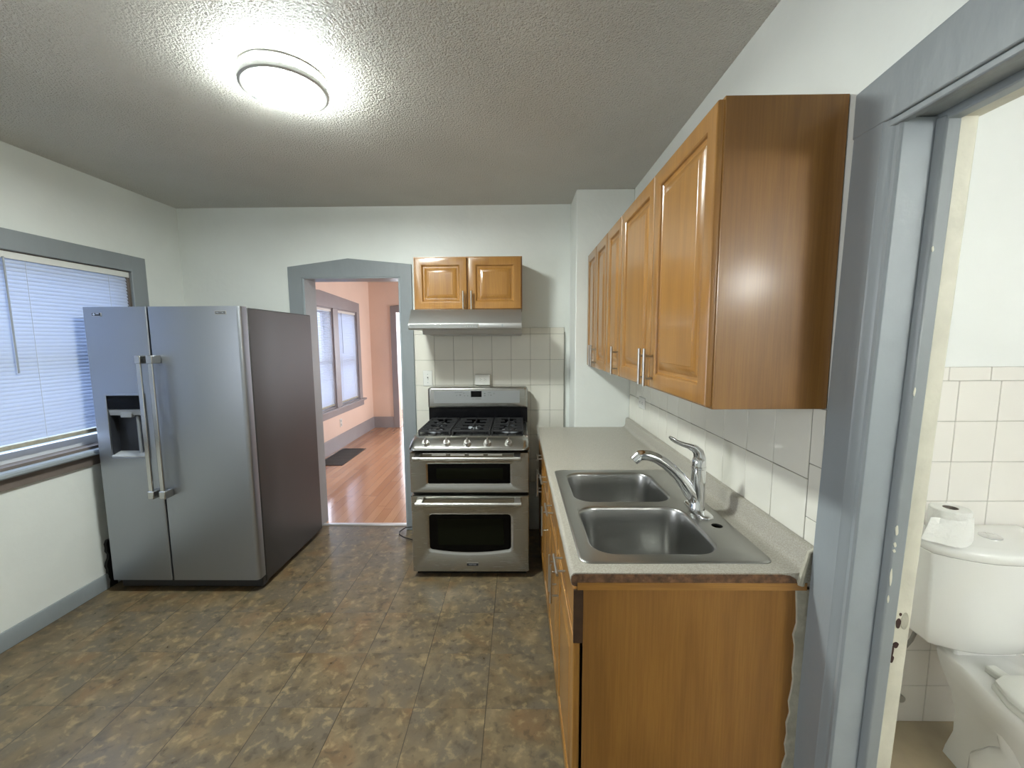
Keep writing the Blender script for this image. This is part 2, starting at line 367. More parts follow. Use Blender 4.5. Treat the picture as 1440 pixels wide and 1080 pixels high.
# doorway to the dining room: casing with a peaked head, jamb lining, threshold
pk = [(-1.765, 0), (-1.765, 2.108), (-1.296, 2.168), (-.81, 2.120), (-.81, 0), (-.901, 0), (-.901, 2.025), (-1.657, 2.025), (-1.657, 0)]
tr1 = struct(MB().prism(pk, 'Y', 3.200, 3.219).build('trim_1', M['trim'], bevel=.003))
mb = MB().box(-1.662, -1.642, 3.205, 3.385, 0, 2.03).box(-.916, -.896, 3.205, 3.385, 0, 2.03).box(-1.657, -.901, 3.205, 3.385, 2.018, 2.033)
struct(mb.build('trim_2', M['trimlight'], bevel=.002))
struct(MB().prism([(3.285, 0), (3.289, .009), (3.318, .009), (3.324, 0)], 'X', -1.642, -.916).build('trim_3', plain('aluminium_threshold', (.65, .63, .62), .3, .6)))
# dining room door casing (end wall)
mb = MB().prism([(-2.216, 0), (-2.216, 2.143), (-1.66, 2.20), (-1.10, 2.143), (-1.10, 0), (-1.2, 0), (-1.2, 2.035), (-2.116, 2.035), (-2.116, 0)], 'Y', 7.198, 7.219)
struct(mb.build('trim_4', M['fartrim'], bevel=.003))

# ---------------- windows
def window(name, x_in, x_out, y0, y1, z0, z1, mat, sash, rail_z):
    """double-hung window in a wall whose normal is X: lining, two sashes, panes"""
    mb = MB().box(x_out, x_in, y0-.001, y0+.018, z0, z1).box(x_out, x_in, y1-.018, y1+.001, z0, z1).box(x_out, x_in, y0+.018, y1-.018, z1-.018, z1+.001).box(x_out, x_in, y0+.018, y1-.018, z0-.001, z0+.016)
    o = struct(mb.build(name, mat))
    a, b_ = y0+.018, y1-.018
    for k, (xs, za, zb) in enumerate(((x_out+.045, z0+.016, rail_z+.022), (x_out+.012, rail_z-.022, z1-.018))):
        s = MB().box(xs, xs+.030, a, a+.042, za, zb).box(xs, xs+.030, b_-.042, b_, za, zb).box(xs, xs+.030, a+.042, b_-.042, za, za+(.055 if k == 0 else .044)).box(xs, xs+.030, a+.042, b_-.042, zb-.042, zb)
        so = s.build('sash', sash, o)
        box(xs+.012, xs+.016, a+.042, b_-.042, za+.04, zb-.04).build('pane', M['glass'], so)
    return o
window('window_1', -2.60, -2.75, WO[0], WO[1], WO[2], WO[3], M['brown'], M['winwhite'], 1.46)
window('window_6', -2.60, -2.75, RW[0], RW[1], RW[2], RW[3], M['winwhite'], M['winwhite'], 1.46)  # unseen rear window, added to carry the fill light
for i, (a, b_, c, d) in enumerate(FW): window('window_%d' % (i+2), -2.586, -2.736, a, b_, c, d, M['fartrim'], M['fartrim'], 1.25)
def wtrim(name, y0, y1, z0, z1):
    mb = MB().box(XL, XL+.02, y0-.11, y0, z0-.03, z1+.105).box(XL, XL+.02, y1, y1+.11, z0-.03, z1+.105).box(XL, XL+.022, y0, y1, z1, z1+.105)
    o = struct(mb.build(name, M['trim'], bevel=.003))
    mb = MB().prism([(XL-.06, z0-.03), (XL+.052, z0-.03), (XL+.058, z0-.022), (XL+.058, z0-.008), (XL+.050, z0), (XL-.06, z0)], 'Y', y0-.14, y1+.03)
    q = mb.build('window_sill', M['trimlight'], o); box(XL, XL+.018, y0-.11, y1-.02, z0-.095, z0-.03).build('apron', M['brown'], o)
    return o
wtrim('trim_5', WO[0], WO[1], WO[2], WO[3]); wtrim('trim_6', RW[0], RW[1], RW[2], RW[3])  # second casing frames the added rear window
# triple window casing in dining room
mb = MB().prism([(4.10, 2.0), (4.10, 2.145), (5.405, 2.205), (6.713, 2.145), (6.713, 2.0)], 'X', -2.586, -2.566)
for a, b_ in ((4.10, 4.21), (4.90, 5.06), (5.75, 5.91), (6.60, 6.713)): mb.box(-2.586, -2.567, a, b_, .60, 2.0)
tw = struct(mb.build('trim_7', M['fartrim'], bevel=.003))
box(-2.60, -2.53, 4.06, 6.79, .572, .602).build('window_sill', M['fartrim'], tw, bevel=.004)
box(-2.586, -2.566, 4.10, 6.75, .49, .572).build('apron', M['fartrim'], tw, bevel=.003)

def blind(label, x, y0, y1, z0, z1, pitch, tilt, wand_y, group, droop=0):
    t = thing('window_blind', label, 'blind', (x, (y0+y1)/2, z0), group)
    MB().box(x-.016, x+.016, y0, y1, z1-.035, z1).build('head_rail', M['white'], t, bevel=.002)
    mb = MB(); z = z1-.045; ca, sa = math.cos(tilt), math.sin(tilt); n = 5; k = 0
    while z > z0+.025:
        top, bot = [], []
        for i in range(n):
            s_ = (i/(n-1)-.5); px = s_*.025; ph = .0022*(1-(2*s_)**2)
            top.append((x + px*ca + ph*sa, z - px*sa + ph*ca)); bot.append((x + px*ca + (ph-.0006)*sa, z - px*sa + (ph-.0006)*ca))
        j = random.uniform(-.0008, .0008)
        mb.prism([(a, b+j) for a, b in top] + [(a, b+j) for a, b in reversed(bot)], 'Y', y0+.004, y1-.004); z -= pitch; k += 1
    mb.build('slats', M['slat'], t, sharp=60)
    MB().box(x-.012, x+.012, y0+.004, y1-.004, z0-.006, z0+.018).build('bottom_rail', M['caulk'], t, bevel=.003)
    for yy in (y0+.14, (y0+y1)/2, y1-.14) if y1-y0 > .8 else (y0+.1, y1-.1):
        MB().cyl((x+.013, yy, z0+.01), (x+.013, yy, z1-.03), .0010, 5).build('ladder_cord', M['white'], t)
    if wand_y: MB().cyl((x+.020, wand_y, z1-.03), (x+.024, wand_y, z1-.62), .004, 8).build('tilt_wand', M['greyplastic'], t)
    return t
blind('wide white blind lowered in the kitchen window beside the refrigerator', -2.612, WO[0]+.006, WO[1]-.006, 1.000, 2.004, .0205, math.radians(66), 2.09, None)
dl = ['white blind in the dining room window nearest the kitchen, left of the other two', 'white blind in the dining room window left of the grey mullion, slats part open', 'white blind in the dining room window nearest the far corner, with a tilt wand']
for (a, b_, c, d), l, wy in zip(FW, dl, (None, None, 6.06)): blind(l, -2.605, a+.02, b_-.02, .64, 1.985, .0215, math.radians(44 if wy is None else 62), wy, 'blinds in the dining room windows')

# ---------------- bathroom doorway (right): casing, jamb, stop, cream strip; uprights lean slightly
def lean(mb, k=.030, z0=1.99):
    for v in mb.b.verts: v.co.y += k*(z0-v.co.z)
    return mb
mb = MB().prism([(.80, .915), (.790, .900), (.7855, .904), (.7855, .912), (.781, .918), (.779, .930), (.776, .934), (.776, 1.010), (.779, 1.014), (.80, 1.014)], 'Z', 0, 2.086)
lean(mb)
c_up = mb.build('trim_8', M['trim']); struct(c_up)
mb = MB().prism([(.0, 1.99), (1.014, 1.99), (1.014, 2.088), (.0, 2.19)], 'X', .775, .80)
mb.box(.780, .7995, 0, .93, 1.975, 1.99)
struct(mb.build('trim_9', M['trim'], bevel=.003))
mb = MB().prism([(.790, .900), (.889, .900), (.889, .999), (.790, .999)], 'Z', 0, 1.985); lean(mb); jl = mb.build('trim_10', M['trimlight'], bevel=.002); struct(jl)
mb = MB().prism([(.860, .882), (.889, .882), (.889, .900), (.853, .900), (.855, .890)], 'Z', 0, 1.98); lean(mb); mb.build('door_stop', M['trim'], jl, bevel=.003)
mb = MB().prism([(.889, .890), (.930, .890), (.934, .896), (.934, .999), (.889, .999)], 'Z', 0, 1.985); lean(mb); cs = mb.build('cream_strip', M['cream'], jl, bevel=.003)
cs['label'] = 'cream painted edge strip with chipped old lock holes'
mb = MB()
for (xx, zz, rx, rz) in ((.904, .885, .0030, .004), (.9015, .862, .0055, .013), (.902, .805, .0065, .008), (.896, .790, .003, .014), (.8965, .768, .005, .010)):
    yy = .890 + .030*(1.99-zz)
    ring = [(xx+rx*math.cos(a)*(1+.15*math.sin(3*a)), zz+rz*math.sin(a)) for a in [2*PI*i/14 for i in range(14)]]
    mb.prism(ring, 'Y', yy-.0012, yy+.002)
mb.build('lock_hole', M['holes'], cs)
mb = MB()
for (zz, rz) in ((.868, .022),):
    yy = .890 + .030*(1.99-zz); ring = [(.916+.009*math.cos(a), zz+rz*math.sin(a)) for a in [2*PI*i/18 for i in range(18)]]
    mb.prism(ring, 'Y', yy-.001, yy+.002)
mb.build('patched_filler', M['caulk'], cs, bevel=.0005)
# chips in the stop's paint
mb = MB()
for zz, rz, rx in ((1.10, .012, .0035), (1.065, .006, .003), (1.05, .004, .003), (.985, .022, .0022), (.93, .010, .0018), (1.42, .010, .002), (1.72, .006, .002)):
    yy = .882 + .030*(1.99-zz); ring = [(.863+rx*math.cos(a)*(1+.3*math.sin(2*a+zz*9)), zz+rz*math.sin(a)) for a in [2*PI*i/12 for i in range(12)]]
    mb.prism(ring, 'Y', yy-.0008, yy+.003)
mb.build('paint_chips', M['cream'], jl)
# head of the opening
mb = MB().box(.785, .860, .04, .93, 1.988, 2.04).box(.860, .889, .04, .93, 1.972, 2.04); h = struct(mb.build('trim_11', M['trimlight'], bevel=.003))
box(.889, .934, .04, .93, 1.980, 2.04).build('cream_strip', M['cream'], h)
mb = MB().box(.79, .93, .03, .10, 0, 1.985).box(.775, .80, -.07, .04, 0, 2.1); struct(mb.build('trim_12', M['trim']))

# ---------------- bathroom
wally('wall_bath_back', M['bathwall'], 1.53, 1.65, .93, 2.6, [])
wallx('wall_bath_right', M['bathwall'], 2.45, 2.6, -1.2, 1.53, [])
wally('wall_bath_front', M['bathwall'], -1.35, -1.2, .93, 2.6, [])
struct(box(.935, 2.6, -1.35, 1.65, -.06, 0).build('floor_bath', M['bfloor']))
struct(box(.925, .94, .04, .995, -.05, .004).build('trim_13', M['cream']))
def tiles(name, mat, grout, axis, face, us, vs, th, gap, norm, skip=None):
    """tile field on a wall: us, vs lists of seams; axis = wall normal axis; norm = +1/-1 direction the tiles face"""
    g = MB(); tl = MB()
    def B(m, u0, u1, v0, v1, d0, d1):
        if axis == 'Y': m.box(u0, u1, face+norm*d0, face+norm*d1, v0, v1)
        else: m.box(face+norm*d0, face+norm*d1, u0, u1, v0, v1)
    B(g, us[0], us[-1], vs[0], vs[-1], 0, th*.72)
    o = g.build(name, grout, smooth=False)
    for a, b_ in zip(us, us[1:]):
        for c, d in zip(vs, vs[1:]):
            j = random.uniform(0, .0006)
            B(tl, a+gap, b_-gap, c+gap, d-gap, 0, th+j)
    tl.build('tiles', mat, o, bevel=.0012, seg=1)
    return struct(o)
us = [.94] + [1.623-.152*k for k in range(4, -1, -1)] + [1.623+.152*k for k in range(1, 6)] + [2.45]
tiles('wall_bath_tiles', M['btile'], M['bgrout'], 'Y', 1.53, us, [0, .157, .309, .461, .613, .766, .92, 1.073, 1.227, 1.379], .006, .0013, -1)
tiles('trim_14', M['btile'], M['bgrout'], 'Y', 1.53, [.94]+[.97+.152*k for k in range(0, 10)]+[2.45], [1.379, 1.430], .010, .001, -1)

# bathroom wall globe outside the frame, added and placed for even light
t = thing('added_bath_globe', 'unseen round frosted globe added high on the bathroom front wall to light the room', 'lamp', (1.75, -1.2, 1.95))
MB().lathe([(.001, .001), (.07, .001), (.065, .03), (.03, .05), (.001, .05)], (1.75, -1.2, 1.95), axis='Y').build('base', M['handle'], t)
MB().lathe([(.03, .05), (.08, .075), (.11, .12), (.115, .155), (.10, .20), (.06, .235), (.002, .245)], (1.75, -1.2, 1.95), axis='Y', cap=False).build('lamp_shade', M['bathlamp'], t)

# ---------------- kitchen wall tiles
tb = tiles('wall_back_tiles', M['tile'], M['grout'], 'Y', 3.219, [-.805, -.651, -.501, -.351, -.201, -.051, .099, .251, .361], [.40, .59, .788, .988, 1.188, 1.387, 1.585, 1.635], .007, .0008, -1)
tiles('wall_right_tiles', M['tile'], M['grout'], 'X', .7995, [1.104, 1.258, 1.408, 1.565, 1.718, 1.87, 2.02, 2.17, 2.30, 2.452, 2.60, 2.75, 2.908], [.95, 1.153, 1.353], .006, .0011, -1)
tiles('wall_right_end_tiles', M['tile'], M['grout'], 'X', .7995, [1.056, 1.1025], [.90, 1.048, 1.198, 1.353], .006, .0008, -1)
struct(MB().box(.361, .3645, 3.205, 3.22, .4, 1.60).build('trim_15', M['grout']))

# ------------------------------------------------------------------ cabinets
DOOR = [(0, -.019), (0, -.006), (.0012, -.0028), (.0036, -.0008), (.007, 0), (.046, 0), (.0500, -.0012), (.0535, -.0045), (.0555, -.0100), (.0600, -.0125), (.0680, -.0125), (.0700, -.0110), (.0900, -.0040), (.0960, -.0028), (.0985, -.0012)]
FLAT = [(0, -.019), (0, -.004), (.0015, -.0014), (.005, 0), (.018, 0), (.022, -.0025), (.027, -.0030)]
def panel(name, N, face, u0, u1, v0, v1, parent, mat, steps=DOOR):
    """raised panel front; N='X-' faces -X (u is Y), N='Y-' faces -Y (u is X)"""
    mb = MB()
    if N == 'X-': mb.rectloft((face, u0, v0), (0,1,0), (0,0,1), (-1,0,0), u1-u0, v1-v0, steps)
    else: mb.rectloft((u0, face, v0), (1,0,0), (0,0,1), (0,-1,0), u1-u0, v1-v0, steps)
    return mb.build(name, mat, parent, sharp=25)
def pull(N, face, u, v, vertical, parent, length=.150, cc=.096, stand=.030, r=.0058):
    def P(d, a, b): return (face-d, a, b) if N == 'X-' else (a, face-d, b)
    e = (0, 1) if vertical else (1, 0); mb = MB()
    mb.cyl(P(stand, u-e[0]*length/2, v-e[1]*length/2), P(stand, u+e[0]*length/2, v+e[1]*length/2), r, 16)
    for s_ in (-1, 1): mb.cyl(P(0, u+s_*e[0]*cc/2, v+s_*e[1]*cc/2), P(stand, u+s_*e[0]*cc/2, v+s_*e[1]*cc/2), r*.72, 12)
    return mb.build('handle', M['handle'], parent)

def upper_unit(label, y0, y1, doors, end=False):
    t = thing('wall_cabinet', label, 'cabinet', (.65, (y0+y1)/2, 1.355), 'wall cabinets above the counter')
    mb = MB().box(.505, .797, y0, y0+.015, 1.355, 2.118).box(.505, .797, y1-.015, y1, 1.355, 2.118).box(.505, .797, y0+.015, y1-.015, 2.100, 2.118).box(.79, .797, y0+.015, y1-.015, 1.355, 2.10)
    mb.build('carcass', M['oakpanel'], t, bevel=.001)
    box(.508, .795, y0+.0155, y1-.0155, 1.362, 1.376).build('bottom_panel', M['cabinside'], t)
    f = MB().box(.503, .522, y0+.0005, y0+.036, 1.3552, 2.1178).box(.503, .522, y1-.036, y1-.0005, 1.3552, 2.1178).box(.503, .522, y0+.036, y1-.036, 2.08, 2.1178).box(.503, .522, y0+.036, y1-.036, 1.3552, 1.39)
    f.build('face_frame', M['oakZ'], t)
    for (a, b_, hy) in doors:
        d = panel('door', 'X-', .485, a, b_, 1.362, 2.111, t, M['oakZ'])
        pull('X-', .485, hy, 1.437, True, d, .135, .080)
    return t
upper_unit('long oak wall cabinet with two doors and a bare end panel, nearest the bathroom doorway', 1.060, 1.972, [(1.064, 1.517, 1.488), (1.523, 1.966, 1.549)], True)
upper_unit('narrow single-door oak wall cabinet between the two double-door ones', 1.974, 2.288, [(1.980, 2.282, 2.008)])
upper_unit('oak wall cabinet with two doors in the far corner beside the white wall chase', 2.290, 2.905, [(2.296, 2.594, 2.566), (2.600, 2.899, 2.628)])

t = thing('wall_cabinet', 'small two-door oak wall cabinet mounted directly on the range hood', 'cabinet', (-.344, 3.06, 1.753))
MB().box(-.721, .033, 2.912, 3.218, 1.753, 2.115).build('carcass', M['oakpanel'], t, bevel=.001)
MB().box(-.7205, -.685, 2.909, 2.925, 1.754, 2.114).box(-.003, .0325, 2.909, 2.925, 1.754, 2.114).box(-.685, -.003, 2.909, 2.925, 2.08, 2.114).box(-.685, -.003, 2.909, 2.925, 1.754, 1.785).box(-.36, -.328, 2.909, 2.925, 1.785, 2.08).build('face_frame', M['oakX'], t)
d = panel('door', 'Y-', 2.890, -.712, -.350, 1.757, 2.106, t, M['oakZ']); pull('Y-', 2.890, -.374, 1.812, True, d, .130, .076)
d = panel('door', 'Y-', 2.890, -.338, .026, 1.757, 2.106, t, M['oakZ']); pull('Y-', 2.890, -.318, 1.812, True, d, .130, .076)

# range hood
t = thing('range_hood', 'slim stainless steel hood hanging under the small oak cabinet', 'range hood', (-.347, 2.97, 1.575))
MB().prism([(3.216, 1.748), (2.815, 1.748), (2.805, 1.743), (2.732, 1.656), (2.726, 1.650), (2.724, 1.645), (2.724, 1.618), (2.728, 1.612), (3.216, 1.612)], 'X', -.722, .027).build('canopy', M['hood'], t, bevel=.0012)
cp = box(-.716, -.258, 2.7215, 2.726, 1.619, 1.647).build('control_panel', plain('steel_with_reflection', (.62, .62, .61), .2, 1), t, bevel=.001)  # reflection on the lip put into a brighter steel colour
for k in range(5): MB().cyl((-.344+.0165*k, 2.7215, 1.631), (-.344+.0165*k, 2.7165, 1.631), .0038, 12).build('button', M['chrome'], cp)
MB().prism([(2.775, 1.612), (2.785, 1.580), (3.19, 1.572), (3.20, 1.612)], 'X', -.640, .0285).build('filter_housing', M['hood'], t, bevel=.002)
box(-.105, -.096, 2.7232, 2.7242, 1.624, 1.644).build('sticker', M['greyplastic'], t)

# base cabinets
def base_unit(label, y0, y1, drawers, doors, end=False):
    t = thing('base_cabinet', label, 'cabinet', (.48, (y0+y1)/2, 0), 'base cabinets under the counter')
    mb = MB().box(.190, .772, y0+(.016 if end else 0), y1, .10, .135).box(.19, .772, y1-.016, y1, .135, .8755).box(.765, .772, y0+.016, y1-.016, .135, .8755)
    if not end: mb.box(.19, .772, y0, y0+.016, .135, .8755)
    mb.build('carcass', M['oakpanel'], t)
    f = MB().box(.172, .190, y0+.001, y0+.035, .10, .8755).box(.172, .190, y1-.035, y1, .10, .8755).box(.172, .190, y0+.035, y1-.035, .70, .73).box(.172, .190, y0+.035, y1-.035, .83, .8755).box(.172, .190, y0+.035, y1-.035, .10, .135)
    if len(doors) > 1: f.box(.172, .190, (y0+y1)/2-.02, (y0+y1)/2+.02, .135, .83)
    f.build('face_frame', M['oakZ'], t)
    if not end: box(.19, .20, y0, y1, 0, .10).build('toe_kick', M['darkwood'], t)
    else: box(.19, .20, y0+.016, y1, 0, .10).build('toe_kick', M['darkwood'], t)
    for (a, b_, py) in drawers:
        d = panel('drawer_front' if not end else 'false_drawer_front', 'X-', .150, a, b_, .722, .852, t, M['oakY'], FLAT)
        pull('X-', .150, py, .793, False, d, .125, .080, .028, .005)
    for (a, b_, hy) in doors:
        d = panel('door', 'X-', .150, a, b_, .108, .706, t, M['oakZ'])
        pull('X-', .150, hy, .610, True, d, .155, .096, .028, .005)
    return t
s = base_unit('long oak base cabinet holding the sink, its bare end panel facing the room', 1.060, 1.975, [(1.066, 1.514, 1.30), (1.522, 1.968, 1.75)], [(1.066, 1.514, 1.483), (1.522, 1.968, 1.556)], True)
box(.1765, .762, 1.060, 1.076, 0, .8585).build('end_panel', M['oakpanel'], s, bevel=.0008)
box(.150, .1762, 1.0595, 1.066, .700, .856).build('dark_edge', M['darkwood'], s)  # dark brown strip over the false front's near end
box(.180, .760, 1.070, 1.0755, .8586, .8624).build('shadow_gap', M['darkwood'], s)
box(.172, .1764, 1.061, 1.068, .02, .70).build('dark_edge', M['darkwood'], s)  # dark brown strip between door and end panel
box(.165, .775, 1.054, 1.078, .8625, .8755).build('build_up_strip', M['oakX'], s, bevel=.001)
mb = MB(); random.seed(3); L = []; R = []
for i in range(26):
    z = .03+i*.0333; L.append((.756+random.uniform(-.007, .004)-(.006 if 6 < i < 14 else 0), z)); R.append((.790+.002*math.sin(i), z))
mb.prism(L + R[::-1], 'Y', 1.0545, 1.066); mb.build('filler_strip', M['caulk'], s, bevel=.001)
base_unit('narrow oak base cabinet between the sink cabinet and the corner cabinet', 1.977, 2.296, [(1.983, 2.290, 2.140)], [(1.983, 2.290, 2.030)])
base_unit('oak base cabinet in the far corner beside the stove gap', 2.298, 2.905, [(2.304, 2.899, 2.565)], [(2.304, 2.598, 2.570), (2.605, 2.899, 2.634)])

# countertop with sink cut-out
t = thing('countertop', 'grey-beige speckled laminate worktop with upstand, resting on the oak base cabinets', 'countertop', (.47, 1.97, .876))
front = [(.150, .876), (.1435, .879), (.1405, .886), (.1395, .896), (.1415, .906), (.146, .912), (.153, .914)]
back = [(.740, .914), (.754, .916), (.763, .923), (.768, .935), (.770, .972), (.773, .980), (.780, .984), (.790, .984), (.797, .980), (.798, .972), (.798, .876)]
Y0, Y1 = 1.047, 2.911
mb = MB(); mb.prism(front + back, 'Y', Y0, 1.115); mb.prism(front + [(.196, .914), (.196, .876)], 'Y', 1.115, 1.895)
mb.prism([(.700, .876), (.700, .914)] + back, 'Y', 1.115, 1.895); mb.prism(front + back, 'Y', 1.895, Y1)
mb.build('worktop', M['counterm'], t, sharp=50)
MB().prism([(.150, .8765), (.1445, .8795), (.1415, .887), (.141, .8965), (.143, .9045), (.147, .9085), (.153, .9105), (.700, .9105), (.725, .907), (.740, .8975), (.748, .8765)], 'Y', 1.0455, 1.048).build('raw_end', M['rawedge'], t)
box(.158, .770, 1.0440, 1.0460, .8665, .8870).build('edge_strip', M['oakX'], t)
mb = MB(); mb.tube([(.752, 1.047, .882), (.757, 1.046, .915), (.765, 1.046, .945), (.770, 1.046, .972), (.786, 1.046, .984), (.795, 1.047, .978), (.795, 1.047, .91), (.788, 1.047, .885)], .006, 8, rs=[.010, .008, .006, .005, .005, .006, .008, .012])
mb.build('caulk_bead', M['caulk'], t)

# sink
def rrect(x0, x1, y0, y1, r, z, n=8):
    pts = []
    for cx, cy, a0 in ((x1-r, y1-r, 0), (x0+r, y1-r, PI/2), (x0+r, y0+r, PI), (x1-r, y0+r, 1.5*PI)):
        for i in range(n+1):
            a = a0 + PI/2*i/n; pts.append((cx+r*math.cos(a), cy+r*math.sin(a), z))
    return pts
t = thing('kitchen_sink', 'double-bowl stainless steel sink set into the grey-beige worktop', 'sink', (.435, 1.505, .74))
mb = MB(); zt = .9195
SX0, SX1, SY0, SY1 = .172, .714, 1.092, 1.918
near, far = (.212, .600, 1.132, 1.482), (.214, .602, 1.520, 1.872)
outer = [mb.v(p) for p in rrect(SX0+.008, SX1-.008, SY0+.008, SY1-.008, .028, zt)]
loops = [outer]
for (x0, x1, y0, y1) in (near, far): loops.append([mb.v(p) for p in rrect(x0, x1, y0, y1, .075, zt)])
loops.append([mb.v((.660+.0175*math.cos(a), 1.318+.0175*math.sin(a), zt)) for a in [2*PI*i/24 for i in range(24)]])
edges = []
for lp in loops:
    for i in range(len(lp)): edges.append(mb.b.edges.new((lp[i], lp[(i+1) % len(lp)])))
bmesh.ops.triangle_fill(mb.b, edges=edges, use_beauty=True)
for ring in ([outer] ,):
    prev = outer
    for (ins, z) in ((.003, .9185), (0, .9160), (0, .9142)):
        nx = [mb.v(p) for p in rrect(SX0+ins, SX1-ins, SY0+ins, SY1-ins, .030, z)]
        for i in range(len(nx)): mb.face([prev[i], prev[(i+1) % len(nx)], nx[(i+1) % len(nx)], nx[i]])
        prev = nx
lp = loops[3]; nx = [mb.v((v.co.x, v.co.y, .912)) for v in lp]
for i in range(len(lp)): mb.face([lp[i], lp[(i+1) % len(lp)], nx[(i+1) % len(lp)], nx[i]])
mb.build('deck', M['steelsink'], t, sharp=30)
for (x0, x1, y0, y1), dz in ((near, .205), (far, .19)):
    rings = []
    for ins, z, r in ((0, zt, .075), (.003, zt-.001, .073), (.007, zt-.005, .070), (.009, zt-.012, .068), (.014, zt-.06, .066), (.020, zt-dz+.045, .062), (.024, zt-dz+.022, .060), (.034, zt-dz+.008, .055), (.050, zt-dz+.001, .045), (.075, zt-dz-.001, .035)):
        rings.append(rrect(x0+ins, x1-ins, y0+ins, y1-ins, r, z))
    cx, cy = (x0+x1)/2, (y0+y1)/2
    m2 = MB(); R = m2.loft(rings, cap=False); c0 = [m2.v((cx+.045*math.cos(a), cy+.045*math.sin(a), zt-dz-.003)) for a in [2*PI*i/36+PI/36*0 for i in range(36)]]
    n_in = len(R[-1])
    # bridge last ring to drain circle
    es = []
    for i in range(n_in): es.append(m2.b.edges.get((R[-1][i], R[-1][(i+1) % n_in])) or m2.b.edges.new((R[-1][i], R[-1][(i+1) % n_in])))
    for i in range(36): es.append(m2.b.edges.new((c0[i], c0[(i+1) % 36])))
    bmesh.ops.triangle_fill(m2.b, edges=es, use_beauty=True)
    bo = m2.build('bowl', M['steelsink'], t, sharp=60)
    MB().lathe([(.046, .0), (.044, .002), (.038, -.002), (.034, -.012), (.001, -.014)], (cx, cy, zt-dz-.002), cap=False).build('drain', M['chrome'], bo)

# faucet
t = thing('kitchen_faucet', 'chrome single-lever faucet standing on the sink deck', 'faucet', (.652, 1.445, .9195))
mb = MB(); rings = []
for ins, z in ((0, .9197), (0, .923), (.003, .9265), (.008, .928)):
    rings.append(rrect(.626+ins, .682-ins, 1.360+ins, 1.530-ins, .0279-ins, z, 10))
mb.loft(rings); mb.build('base_plate', M['chrome'], t, sharp=50)
MB().lathe([(.001, .926), (.0275, .926), (.0275, .934), (.0250, .938), (.0245, .975), (.0245, 1.075), (.0262, 1.077), (.0262, 1.083), (.0245, 1.085), (.001, 1.085)], (.648, 1.445, 0)).build('body', M['chrome'], t, sharp=40)
MB().lathe([(.001, 1.084), (.0240, 1.085), (.0238, 1.098), (.0215, 1.112), (.013, 1.122), (.001, 1.124)], (.648, 1.445, 0)).build('cap', M['chrome'], t, sharp=50)
mb = MB(); mb.tube([(.650, 1.445, .945), (.636, 1.445, .962), (.622, 1.445, .985), (.603, 1.445, 1.015), (.580, 1.445, 1.046), (.553, 1.445, 1.074), (.524, 1.445, 1.098), (.494, 1.445, 1.115), (.468, 1.445, 1.123), (.446, 1.445, 1.125), (.430, 1.445, 1.122)], .015, 20, rs=[.014, .0225, .0240, .0230, .0215, .0205, .0195, .0188, .0185, .0188, .0185])
mb.build('spout', M['chrome'], t, sharp=60)
MB().cyl((.436, 1.445, 1.124), (.414, 1.445, 1.104), .0190, 20, .0175).build('aerator', M['chrome'], t, bevel=.0015)
mb = MB(); mb.tube([(.650, 1.445, 1.092), (.650, 1.445, 1.115), (.644, 1.445, 1.135), (.630, 1.445, 1.149), (.610, 1.445, 1.157), (.588, 1.445, 1.164), (.564, 1.445, 1.174), (.548, 1.445, 1.185), (.540, 1.445, 1.191)], .008, 18, rs=[.0235, .0215, .0185, .0150, .0115, .0095, .0088, .0082, .0040], flat=.75)
mb.build('lever', M['chrome'], t, sharp=60)

# ------------------------------------------------------------------ refrigerator
t = thing('refrigerator', 'grey stainless side-by-side refrigerator standing against the left wall', 'refrigerator', (-2.04, 2.78, 0))
FXL, FXR, FYD, FYC = -2.495, -1.585, 2.350, 2.425
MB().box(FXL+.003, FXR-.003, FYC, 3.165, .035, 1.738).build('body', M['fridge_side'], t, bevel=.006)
box(FXL+.02, FXR-.02, FYC-.012, FYC, .045, 1.725).build('door_gasket', M['darkplastic'], t)
mb = MB().box(FXL+.01, FXR-.01, FYD+.045, FYC+.03, .018, .082)
gr = mb.build('kick_grille', M['darkplastic'], t, bevel=.006)
for x in (FXL+.06, FXR-.06):
    MB().cyl((x-.012, 2.46, .0), (x-.012, 2.46, .035), .016, 14).build('foot', M['rubber'], t); MB().cyl((x, 3.10, 0), (x, 3.10, .035), .016, 14).build('foot', M['rubber'], t)
def doorsec(x0, x1, rl, rr):
    yb = FYC-.012; r = []
    r.append((x0, yb))
    for i in range(7):
        a = PI/2*i/6; r.append((x0+rl-rl*math.cos(a), FYD+rl-rl*math.sin(a)))
    for i in range(7):
        a = PI/2*i/6; r.append((x1-rr+rr*math.sin(a), FYD+rr-rr*math.cos(a)))
    r.append((x1, yb)); return r
ZB, ZT = .088, 1.742
DX0, DX1, DZ0, DZ1 = -2.418, -2.180, .850, 1.240
